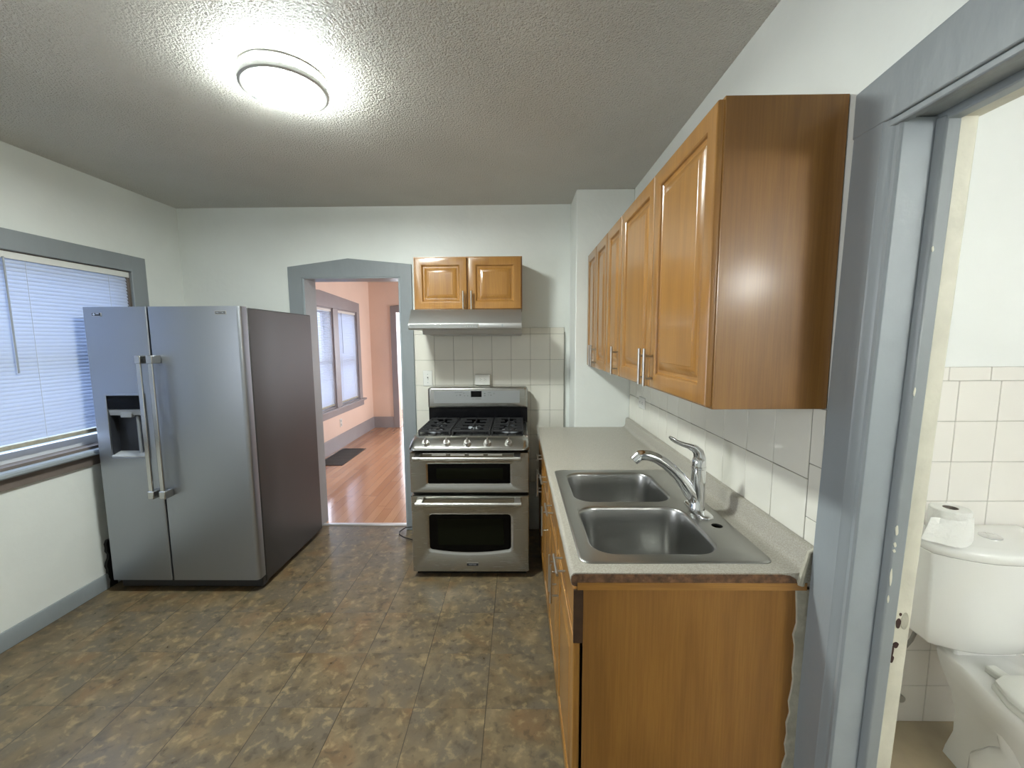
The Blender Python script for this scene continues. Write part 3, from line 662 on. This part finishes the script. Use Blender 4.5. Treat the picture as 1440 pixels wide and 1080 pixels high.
# freezer door: built round the dispenser opening
mb = MB(); mb.prism(doorsec(FXL, -2.126, .010, .006), 'Z', ZB, DZ0); mb.prism(doorsec(FXL, -2.126, .010, .006), 'Z', DZ1, ZT)
mb.prism([(FXL, FYC-.012)] + doorsec(FXL, -2.126, .010, .006)[1:8] + [(DX0, FYD), (DX0, FYC-.012)], 'Z', DZ0, DZ1)
mb.prism([(DX1, FYC-.012), (DX1, FYD)] + doorsec(FXL, -2.126, .010, .006)[8:], 'Z', DZ0, DZ1)
fd = mb.build('freezer_door', M['steelv'], t, sharp=40)
mb = MB(); mb.prism(doorsec(-2.116, FXR, .006, .024), 'Z', ZB, ZT); rd = mb.build('fridge_door', M['steelv'], t, sharp=40)
for x, dr in ((-2.148, fd), (-2.080, rd)):
    mb = MB().prism([(x-.014, FYD-.060), (x+.014, FYD-.060), (x+.011, FYD-.046), (x-.011, FYD-.046)], 'Z', .665, 1.425)
    h = mb.build('handle', M['fhandle'], dr, bevel=.004)
    for z0, z1 in ((.625, .672), (1.418, 1.465)):
        box(x-.018, x+.018, FYD-.064, FYD-.001, z0, z1).build('handle_bracket', M['fhandle'], h, bevel=.004)
# dispenser
dh = MB(); dh.box(DX0, DX0+.010, FYD-.006, FYD+.050, DZ0, DZ1).box(DX1-.010, DX1, FYD-.006, FYD+.050, DZ0, DZ1).box(DX0+.01, DX1-.01, FYD-.006, FYD+.05, DZ1-.010, DZ1).box(DX0+.01, DX1-.01, FYD-.006, FYD+.05, DZ0, DZ0+.010)
d = dh.build('dispenser_frame', M['steelv'], fd, bevel=.002)
MB().box(DX0+.0101, DX0+.013, FYD+.004, FYD+.052, DZ0+.0102, 1.149).build('recess_lining', M['darkplastic'], fd); MB().box(DX1-.013, DX1-.0101, FYD+.004, FYD+.052, DZ0+.0102, 1.149).build('recess_lining', M['darkplastic'], fd)
box(DX0+.01, DX1-.01, FYD+.052, FYD+.056, DZ0+.01, DZ1-.01).build('dispenser_recess', M['darkplastic'], fd)
mb = MB().prism([(FYD-.004, 1.150), (FYD-.004, 1.229), (FYD+.05, 1.229), (FYD+.05, 1.150)], 'X', DX0+.011, DX1-.011); mb.build('control_display', M['glass_black'], fd, bevel=.001)
mb = MB().prism([(FYD-.001, 1.148), (FYD+.006, 1.112), (FYD+.05, 1.105), (FYD+.05, 1.148)], 'X', DX0+.011, DX1-.011); nz = mb.build('dispenser_hood', M['greyplastic'], fd, bevel=.002)
box(-2.335, -2.270, FYD-.004, FYD+.02, 1.100, 1.128).build('dispenser_button', M['greyplastic'], fd, bevel=.003)
MB().cyl((-2.262, FYD+.03, 1.104), (-2.262, FYD+.03, .875), .009, 12).build('water_tube', M['greyplastic'], fd)
mb = MB().prism([(FYD-.008, .862), (FYD-.008, .872), (FYD+.05, .888), (FYD+.05, .862)], 'X', DX0+.011, DX1-.011); mb.build('drip_tray', plain('pale_grey_plastic', (.45, .47, .48), .3), fd, bevel=.001)
# badges
bd = MB().box(-1.727, -1.661, FYD-.003, FYD+.001, 1.694, 1.716).build('badge_frame', M['handle'], rd, bevel=.0008)
box(-1.723, -1.665, FYD-.0036, FYD-.0028, 1.698, 1.712).build('badge_plate', M['darkplastic'], rd)
text('badge_lettering', 'MAYTAG', .0125, (-1.694, FYD-.004, 1.705), M['greyplastic'], rd)
MB().box(-2.440, -2.385, FYD-.003, FYD+.001, 1.688, 1.710).build('badge_frame', M['handle'], fd, bevel=.0008)
box(-2.437, -2.388, FYD-.0036, FYD-.0028, 1.692, 1.708).build('badge_plate', M['darkplastic'], fd)
mb = MB(); mb.cyl((-2.426, FYD-.0036, 1.700), (-2.426, FYD-.0044, 1.700), .0065, 16); mb.box(-2.414, -2.396, FYD-.0044, FYD-.0036, 1.701, 1.706)
mb.build('badge_emblem', plain('pale_badge_metal', (.6, .65, .7), .3, .5), fd)

# ------------------------------------------------------------------ gas range
t = thing('gas_range', 'stainless steel double-oven gas stove under the range hood', 'stove', (-.309, 2.86, 0))
RX0, RX1, RY = -.687, .069, 2.517
MB().box(RX0+.002, RX1-.002, 2.575, 3.17, .035, .905).build('body', plain('stove_side_enamel', (.05, .048, .045), .35), t, bevel=.003)
for x in (RX0+.05, RX1-.05):
    for y in (2.62, 3.12): MB().cyl((x, y, 0), (x, y, .036), .018, 14).build('foot', M['rubber'], t)
box(RX0+.02, RX1-.02, 2.56, 2.58, .012, .05).build('toe_plate', M['black'], t)
# control panel (front, sloped) with rounded upper corners
sec = [(2.478, .862), (2.480, .873), (2.490, .884), (2.530, .912), (2.550, .922), (2.575, .9275), (2.618, .928), (2.618, .862)]
def rsec(x, k):   # shrink toward the back/bottom near the ends for rounded corners
    out = []
    for (y, z) in sec: out.append((x, y + (2.618-y)*k*.30, .862 + (z-.862)*(1-k*.55)))
    return out
xs = [(RX0, 1), (RX0+.004, .72), (RX0+.010, .45), (RX0+.020, .2), (RX0+.034, .04), (RX0+.045, 0), (RX1-.045, 0), (RX1-.034, .04), (RX1-.020, .2), (RX1-.010, .45), (RX1-.004, .72), (RX1, 1)]
mb = MB(); mb.loft([rsec(x, k) for x, k in xs]); mb.build('control_panel', M['steel'], t, sharp=50)
# knobs on the slope
ny, nz_ = -.40, .917
nrm = Vector((0, -.70, .80)).normalized()
kn_t = None
for x in (-.578, -.447, -.318, -.192, -.060):
    c = Vector((x, 2.5095, .8970)); mb = MB(); mb.cyl(c, c+nrm*.006, .0240, 28, .0235); mb.cyl(c+nrm*.006, c+nrm*.022, .0205, 28, .0190)
    k = mb.build('knob', M['handle'], t, bevel=.0012)
    side = Vector((1, 0, 0)); fw = nrm.cross(side).normalized(); m2 = MB(); rr = []
    for h_, sx, sf in ((.020, .0068, .0200), (.034, .0062, .0195), (.042, .0050, .0175)):
        p = c + nrm*h_; rr.append([p + side*a*sx + fw*b_*sf for a, b_ in ((-1, -1), (1, -1), (1, 1), (-1, 1))])
    m2.loft(rr); m2.build('knob_grip', M['chrome'], k, bevel=.0015)
# cooktop
MB().box(RX0+.006, RX1-.006, 2.612, 3.098, .900, .9245).build('cooktop', M['steel'], t, bevel=.004)
box(RX0+.035, RX1-.035, 2.632, 3.075, .9246, .9262).build('cooktop_well', M['black'], t)
def burner(x, y, r, oval=0):
    mb = MB(); mb.lathe([(.001, .9262), (r*1.5, .9262), (r*1.45, .930), (r*1.05, .932), (r*1.0, .938), (.001, .938)], (x, y, 0), 28)
    b_ = mb.build('burner', M['greyplastic'], t); MB().lathe([(.001, .938), (r*.95, .938), (r*.98, .942), (r*.9, .946), (.001, .947)], (x, y, 0), 28).build('burner_cap', M['iron'], b_)
for a in ((-.565, 2.745, .036), (-.565, 2.965, .028), (-.053, 2.745, .042), (-.053, 2.965, .028), (-.309, 2.855, .034)): burner(*a)
zg = .955
def grate(x0, x1, cx, ys, griddle=False):
    mb = MB(); r = .0055; y0, y1 = 2.640, 3.068
    def bar(xa, ya, xb, yb, zz=zg, w_=.0055):
        if abs(xa-xb) < 1e-6: mb.box(xa-w_, xa+w_, ya, yb, zz-.012, zz)
        else: mb.box(xa, xb, ya-w_, ya+w_, zz-.012, zz)
    bar(x0, y0, x1, y0); bar(x0, y1, x1, y1); bar(x0+r, y0, x0+r, y1); bar(x1-r, y0, x1-r, y1); bar(x0, (y0+y1)/2, x1, (y0+y1)/2)
    bar(cx, y0, cx, ys[0]-.03); bar(cx, ys[0]+.03, cx, ys[-1]-.03); bar(cx, ys[-1]+.03, cx, y1)
    for y in ys:
        bar(x0, y, cx-.03, y); bar(cx+.03, y, x1, y)
        for dy in (-.055, .055): bar(x0, y+dy, x0+.05, y+dy); bar(x1-.05, y+dy, x1, y+dy)
    for x in (x0+.006, x1-.006):
        for y in (y0, y1, (y0+y1)/2): mb.box(x-.006, x+.006, y-.006, y+.006, .926, zg-.011)
    return mb.build('grate', M['iron'], t, bevel=.0015)
grate(-.655, -.442, -.550, (2.745, 2.965)); grate(-.436, -.182, -.309, (2.745, 2.965)); grate(-.176, .037, -.068, (2.745, 2.965))
# backguard
mb = MB().prism([(3.086, .915), (3.086, 1.035), (3.115, 1.05), (3.165, 1.05), (3.165, .915)], 'X', RX0+.008, RX1+.002); mb.build('vent_panel', M['black'], t)
rings = []
for ins, y in ((.004, 3.165), (.0, 3.150), (.0, 3.085), (.004, 3.074), (.012, 3.068), (.022, 3.066)):
    x0, x1, z0, z1 = RX0+.004+ins, RX1+.004-ins, 1.030+ins*.6, 1.186-ins*.6; r = .020-.012*(ins/.022)*.6; ring = []
    for cx, cz, a0 in ((x1-r, z1-r, 0), (x0+r, z1-r, PI/2), (x0+r*.4, z0+r*.4, PI), (x1-r*.4, z0+r*.4, 1.5*PI)):
        q = r if a0 < PI-.1 else r*.4
        for i in range(7):
            a = a0+PI/2*i/6; ring.append((cx+q*math.cos(a), y, cz+q*math.sin(a)+.007*(1-((cx-(x0+x1)/2)/((x1-x0)/2))**2)))
    rings.append(ring)
# crown the top edge slightly
mb = MB(); R = mb.loft(rings); bgd = mb.build('backguard', M['steel'], t, sharp=40)
ip = box(-.634, .014, 3.0630, 3.068, 1.068, 1.162).build('touch_panel', plain('grey_touch_panel', (.30, .31, .31), .3, .3), t, bevel=.001)
box(-.354, -.274, 3.0618, 3.0632, 1.114, 1.160).build('clock_display', M['glass_black'], ip)
KM = plain('key_print', (.14, .145, .145), .4)
for (x, z, w_, h_) in ((-.470, 1.150, .008, .003), (-.455, 1.152, .012, .003), (-.430, 1.152, .020, .003), (-.408, 1.143, .006, .005), (-.462, 1.126, .008, .004), (-.435, 1.130, .012, .008), (-.402, 1.124, .009, .004), (-.378, 1.124, .007, .006), (-.250, 1.140, .010, .008), (-.250, 1.124, .012, .006), (-.215, 1.148, .026, .003), (-.203, 1.128, .007, .008), (-.222, 1.130, .005, .004), (-.180, 1.140, .004, .010), (-.30, 1.100, .044, .004), (-.338, 1.100, .02, .003)):
    MB().box(x-w_/2, x+w_/2, 3.0622, 3.0632, z-h_/2, z+h_/2).build('key_mark', KM, ip)
# oven doors
def rr2(x0, x1, z0, z1, r, y, arc=0, n=5):
    pts = []
    for cx, cz, a0 in ((x1-r, z1-r, 0), (x0+r, z1-r, PI/2), (x0+r, z0+r, PI), (x1-r, z0+r, 1.5*PI)):
        for i in range(n+1):
            a = a0+PI/2*i/n; pts.append((cx+r*math.cos(a), y, cz+r*math.sin(a)))
        if arc and abs(a0-PI) < .1:
            for i in range(1, 12):
                s_ = i/12; pts.append((x0+r+(x1-x0-2*r)*s_, y, z0-arc*(1-(2*s_-1)**2)))
    return pts
def oven_door(z0, z1, wx0, wx1, wz0, wz1, arc):
    mb = MB()
    fr = rr2(RX0+.0015, RX1-.0015, z0, z1, .006, 0, 1e-9 if arc else 0)
    wi = rr2(wx0-.020, wx1+.020, wz0-.018, wz1+.018, .030 if arc else .012, 0, arc)
    if len(fr) != len(wi): raise RuntimeError
    def at(r, y): return [(p[0], y, p[2]) for p in r]
    sh = rr2(RX0+.006, RX1-.006, z0+.0045, z1-.0045, .006, 0, 1e-9 if arc else 0)
    w2 = rr2(wx0-.006, wx1+.006, wz0-.005, wz1+.005, .022 if arc else .008, 0, arc); w3 = rr2(wx0, wx1, wz0, wz1, .020 if arc else .007, 0, arc)
    mb.loft([at(fr, RY+.055), at(fr, RY+.008), at(sh, RY), at(wi, RY), at(w2, RY+.006), at(w3, RY+.0095)], cap=False)
    d = mb.build('oven_door', M['steel'], t, sharp=30)
    g = MB(); g.loft([at(w3, RY+.012), at(w3, RY+.008)]); gl = g.build('oven_window', M['glass_black'], d)
    ix0, ix1, iz0, iz1 = wx0+.055, wx1-.045, wz0+.030, wz1-.028
    g = MB(); g.loft([at(rr2(ix0, ix1, iz0, iz1, .006, 0), RY+.0078), at(rr2(ix0, ix1, iz0, iz1, .006, 0), RY+.0072)]); g.build('window_screen', M['ovenin'], d)
    return d
u_ = oven_door(.575, .838, -.574, -.052, .634, .762, 0)
l_ = oven_door(.045, .556, -.574, -.050, .195, .428, .020)
for d, z, x0, x1 in ((u_, .812, -.652, .014), (l_, .520, -.645, .016)):
    yb = RY-.052; mb = MB().cyl((x0, yb, z), (x1, yb, z), .0115, 20); h = mb.build('handle', M['handle'], d, bevel=.002)
    for xa, xb in ((x0-.002, x0+.045), (x1-.045, x1+.002)):
        MB().cyl((xa, yb, z), (xb, yb, z), .0150, 20).build('handle_end', M['handle'], h, bevel=.002)
        xm = (xa+xb)/2; mb = MB(); mb.loft([[(xm-.020, RY+.001, z-.002), (xm+.020, RY+.001, z-.002), (xm+.020, RY+.001, z+.026), (xm-.020, RY+.001, z+.026)], [(xm-.020, yb, z-.010), (xm+.020, yb, z-.010), (xm+.020, yb, z+.013), (xm-.020, yb, z+.013)]])
        mb.build('handle_bracket', M['handle'], h, bevel=.002)
mb = MB()
for k in range(4): mb.box(-.545+.118*k, -.455+.118*k, RY-.0006, RY+.002, .8185, .8275)
mb.build('vent_slots', M['white'], u_)
box(-.335, -.262, RY-.003, RY+.001, .088, .106).build('badge', M['darkplastic'], l_, bevel=.0006)
box(-.335, -.262, RY-.004, RY+.001, .106, .109).build('badge_rim', M['handle'], l_)
text('badge_lettering', 'MAYTAG', .012, (-.2985, RY-.0035, .097), M['greyplastic'], l_)

# ------------------------------------------------------------------ ceiling lamp
LX, LY = -.895, 1.687
t = thing('ceiling_lamp', 'lit round flush ceiling lamp with a pale metal ring', 'lamp', (LX, LY, ZC))
MB().lathe([(.05, 2.552), (.153, 2.552), (.155, 2.549), (.153, 2.545), (.05, 2.545)], (LX, LY, 0), 56, cap=False).build('upper_ring', M['handle'], t)
MB().lathe([(.1455, 2.509), (.143, 2.505), (.134, 2.5035), (.001, 2.5015)], (LX, LY, 0), 56, cap=False).build('lamp_shade', M['lamp'], t)
MB().lathe([(.148, 2.546), (.149, 2.509), (.1455, 2.509)], (LX, LY, 0), 56, cap=False).build('shade_band', emit('lit_band', (.93, 1.0, .97), LAMP*.38), t)
mb = MB().lathe([(.1515, 2.516), (.157, 2.516), (.159, 2.511), (.157, 2.501), (.148, 2.4975), (.138, 2.5000), (.1395, 2.5030), (.150, 2.5075), (.1515, 2.516)], (LX, LY, 0), 56, cap=False)
lr = mb.build('lower_ring', plain('satin_ring', (.55, .56, .55), .35, .3), t)
for a in (20, 140, 260):
    x, y = LX+.1535*math.cos(math.radians(a)), LY+.1535*math.sin(math.radians(a)); MB().cyl((x, y, 2.508), (x, y, 2.547), .0022, 8).build('clip_rod', M['handle'], lr)

# ------------------------------------------------------------------ outlets, switch, cord
def plate(x0, x1, z0, z1, y, d=.006): return MB().rectloft((x0, y, z0), (1,0,0), (0,0,1), (0,-1,0), x1-x0, z1-z0, [(0, 0), (0, d*.5), (.003, d)])
ow = 3.211
t = thing('light_switch', 'white toggle switch plate on the tiles left of the stove', 'switch', (-.708, ow, 1.183)); plate(-.745, -.671, 1.183, 1.305, ow).build('plate', M['white'], t)
box(-.712, -.704, ow-.0065, ow-.004, 1.232, 1.256).build('slot', M['slot'], t); MB().prism([(ow-.006, 1.236), (ow-.006, 1.246), (ow-.016, 1.240), (ow-.016, 1.234)], 'X', -.7105, -.7055).build('toggle', M['white'], t)
mb = MB().cyl((-.708, ow-.006, 1.276), (-.708, ow-.0072, 1.276), .0035, 10).cyl((-.708, ow-.006, 1.212), (-.708, ow-.0072, 1.212), .0035, 10); mb.build('screws', M['greyplastic'], t)
t = thing('power_outlet', 'white boxed double outlet protruding above the middle of the stove', 'outlet', (-.276, ow, 1.193)); MB().box(-.334, -.217, ow-.036, ow+.001, 1.193, 1.275).build('box', M['white'], t, bevel=.003)
f = MB().box(-.303, -.243, ow-.038, ow-.035, 1.220, 1.252).build('socket', M['white'], t, bevel=.001)
mb = MB()
for cx in (-.290, -.258):
    for dz in (-.005, .005): mb.box(cx-.005, cx+.001, ow-.0385, ow-.0378, 1.237+dz-.001, 1.237+dz+.001)
    mb.cyl((cx+.008, ow-.0378, 1.237), (cx+.008, ow-.0385, 1.237), .0022, 8)
mb.build('slots', M['slot'], f)
t = thing('power_outlet', 'white outlet on the tiled wall under the wall cabinets, far end of the counter', 'outlet', (.792, 2.60, 1.085))
MB().rectloft((.793, 2.545, 1.100), (0,1,0), (0,0,1), (-1,0,0), .115, .072, [(0, 0), (0, .004), (.003, .007)]).build('plate', M['white'], t)
mb = MB()
for cy in (2.578, 2.628):
    for dz in (-.006, .006): mb.box(.7852, .7862, cy-.005, cy+.004, 1.136+dz-.001, 1.136+dz+.001)
    mb.cyl((.7862, cy+.011, 1.136), (.7852, cy+.011, 1.136), .0024, 8)
mb.build('slots', M['slot'], t)
t = thing('power_outlet', 'white outlet low on the salmon wall below the dining room windows', 'outlet', (-2.584, 5.865, .30))
MB().rectloft((-2.586, 5.83, .30), (0,1,0), (0,0,1), (1,0,0), .072, .115, [(0, 0), (0, .004), (.003, .006)]).build('plate', M['white'], t)
MB().box(-2.5805, -2.579, 5.855, 5.877, .315, .345).box(-2.5805, -2.579, 5.855, 5.877, .370, .400).build('sockets', M['greyplastic'], t)
mb = MB(); mb.tube([(-.66, 2.98, .006), (-.76, 3.00, .008), (-.83, 3.02, .012), (-.90, 3.055, .014), (-.945, 3.10, .014), (-.958, 3.15, .013), (-.945, 3.19, .010), (-.915, 3.185, .030), (-.85, 3.165, .045), (-.76, 3.14, .04), (-.66, 3.12, .02)], .0042, 8)
tag(mb.build('cable_loop', M['rubber']), 'black cord looping on the floor behind the left side of the stove', 'cord')
# floor register
t = thing('floor_register', 'dark metal heating grille in the hardwood floor under the dining windows', 'vent', (-2.36, 5.35, 0))
MB().box(-2.525, -2.19, 4.945, 4.965, 0, .006).box(-2.525, -2.19, 5.735, 5.755, 0, .006).box(-2.525, -2.505, 4.965, 5.735, 0, .006).box(-2.21, -2.19, 4.965, 5.735, 0, .006).build('frame', M['slot'], t, bevel=.001)
mb = MB(); x = -2.500
while x < -2.212: mb.box(x, x+.006, 4.965, 5.735, .0005, .004); x += .014
y = 4.99
while y < 5.72: mb.box(-2.505, -2.21, y, y+.006, .0005, .0045); y += .045
mb.build('grille', plain('grille_metal', (.06, .058, .052), .45), t); box(-2.506, -2.209, 4.964, 5.736, .0002, .0008).build('duct_shadow', M['black'], t)

# ------------------------------------------------------------------ toilet
TX = 1.66
t = thing('toilet', 'white two-piece toilet standing against the tiled bathroom wall', 'toilet', (TX, 1.2, 0))
def tankring(hw, yf, ye, yb, z, n=14):
    pts = [(TX-hw*(1-2*i/n), (yf+(ye-yf)*abs(1-2*i/n)**2.6), z) for i in range(n+1)]
    return pts + [(TX+hw-.005, yb, z), (TX-hw+.005, yb, z)]
mb = MB(); mb.loft([tankring(.190, 1.335, 1.39, 1.50, .445), tankring(.200, 1.320, 1.385, 1.505, .460), tankring(.212, 1.305, 1.38, 1.51, .52), tankring(.222, 1.295, 1.375, 1.51, .70), tankring(.224, 1.293, 1.375, 1.51, .795)]); mb.build('tank', M['porcelain'], t, bevel=.006, seg=3, sharp=50)
mb = MB(); mb.loft([tankring(.226, 1.287, 1.370, 1.513, .795), tankring(.232, 1.281, 1.366, 1.515, .802), tankring(.232, 1.281, 1.366, 1.515, .822), tankring(.228, 1.286, 1.370, 1.512, .832), tankring(.20, 1.315, 1.39, 1.49, .838)]); ld = mb.build('tank_lid', M['porcelain'], t, sharp=55)
MB().lathe([(.001, .836), (.030, .836), (.030, .841), (.027, .843), (.001, .8435)], (TX+.002, 1.405, 0), 30).build('flush_button', M['chrome'], ld)
prof = [(1.425, .120), (1.36, .135), (1.28, .155), (1.20, .176), (1.10, .188), (1.0, .188), (.90, .172), (.82, .135), (.77, .085), (.748, .03)]
def bowlring(k, z, dy=0, yb=1.43, kx=None):
    kx = kx or k; r = [(TX-hw*kx, 1.12+(y-1.12)*k+dy, z) for y, hw in prof]; l = [(TX+hw*kx, 1.12+(y-1.12)*k+dy, z) for y, hw in reversed(prof)]; return r + l
mb = MB(); mb.loft([bowlring(.80, 0, .04, kx=.66), bowlring(.79, .03, .04, kx=.64), bowlring(.72, .10, .05, kx=.55), bowlring(.72, .18, .05, kx=.58), bowlring(.80, .26, .03, kx=.72), bowlring(.92, .33, .01, kx=.90), bowlring(.985, .375, 0), bowlring(1.0, .395), bowlring(.995, .410), bowlring(.97, .4155)])
# trapway relief on both flanks
for s_ in (-1, 1):
    mb.tube([(TX+s_*.060, 1.36, .345), (TX+s_*.075, 1.32, .345), (TX+s_*.088, 1.26, .330), (TX+s_*.092, 1.19, .285), (TX+s_*.088, 1.175, .225), (TX+s_*.085, 1.215, .165), (TX+s_*.088, 1.255, .105), (TX+s_*.092, 1.25, .05), (TX+s_*.095, 1.235, .0)], .04, 16, rs=[.020, .036, .046, .048, .046, .045, .046, .048, .052])
mb.build('bowl', M['porcelain'], t, sharp=60)
box(TX-.11, TX+.11, 1.37, 1.49, .40, .446).build('tank_neck', M['porcelain'], t, bevel=.01, seg=3)
sp = [(1.245, .10), (1.225, .150), (1.16, .182), (1.08, .192), (.98, .190), (.89, .170), (.81, .130), (.765, .08), (.745, .03)]
def seat(k, z): 
    r = [(TX-hw*k, 1.0+(y-1.0)*k, z) for y, hw in sp]; return r + [(2*TX-x, y, z_) for x, y, z_ in reversed(r)]
mb = MB(); mb.loft([seat(.98, .417), seat(1, .422), seat(1, .434), seat(.985, .437)]); mb.build('seat', M['white'], t, sharp=50)
mb = MB(); mb.loft([seat(.96, .438), seat(.985, .442), seat(.98, .452), seat(.93, .459), seat(.80, .463), seat(.5, .4645)]); mb.build('lid', M['white'], t, sharp=50)
for s_ in (-1, 1): MB().box(TX+s_*.075-.018, TX+s_*.075+.018, 1.235, 1.300, .415, .440).build('hinge', M['white'], t, bevel=.006)
mb = MB().cyl((1.47, 1.53, .155), (1.47, 1.49, .155), .010, 14).lathe([(.001, 1.528), (.028, 1.528), (.024, 1.520), (.001, 1.518)], (1.47, 0, .155), 20, 'Y').cyl((1.47, 1.495, .150), (1.47, 1.495, .185), .009, 14).cyl((1.47, 1.49, .155), (1.47, 1.462, .155), .014, 14)
tag(mb.build('supply_valve', M['handle']), 'small metal water valve on the wall behind the toilet', 'valve')
mb = MB(); mb.tube([(1.47, 1.495, .18), (1.455, 1.49, .26), (1.462, 1.478, .34), (1.485, 1.465, .40), (1.492, 1.46, .438)], .0065, 10)
tag(mb.build('supply_hose', plain('grey_hose', (.22, .21, .19), .4)), 'grey hose rising from the wall valve to the toilet tank', 'hose')
mb = MB(); mb.lathe([(.020, .8395), (.050, .8395), (.054, .842), (.054, .942), (.050, .945), (.020, .945), (.0195, .94), (.0195, .845), (.020, .8395)], (1.512, 1.405, 0), 40, cap=False)
r = mb.build('toilet_paper_roll', M['paper']); tag(r, 'white toilet paper roll standing on the toilet tank lid, its sheet hanging loose', 'toilet paper')
MB().lathe([(.0190, .9445), (.0205, .9455), (.0192, .941), (.0185, .842), (.0190, .9445)], (1.512, 1.405, 0), 24, cap=False).build('core', M['card'], r)
mb = MB(); rows = []
for i in range(9):
    s_ = i/8; row = []
    for j in range(9):
        q = j/8; xt = 1.552-.128*q; yt = 1.405-math.sqrt(max(0, .056**2-(min(max(xt, 1.46), 1.562)-1.512)**2)); zt_ = .925-.012*s_*0
        z = .928 - .075*s_ - .012*q*(1-s_) + .004*math.sin(8*q+3*s_); x = xt - .030*s_*q - .010*s_; y = yt - .010*s_ - .012*s_*math.sin(2.4*q) - .004*math.sin(9*q+2*s_)*s_
        if s_ > .8: z -= .018*math.sin(PI*q)
        row.append((x, y-.0015, z))
    rows.append(row)
V = [[mb.v(p) for p in row] for row in rows]; V2 = [[mb.v((p[0]+.0004, p[1]-.0008, p[2])) for p in row] for row in rows]
for i in range(8):
    for j in range(8): mb.face([V[i][j], V[i+1][j], V[i+1][j+1], V[i][j+1]]); mb.face([V2[i][j], V2[i][j+1], V2[i+1][j+1], V2[i+1][j]])
mb.build('loose_sheet', M['paper'], r)
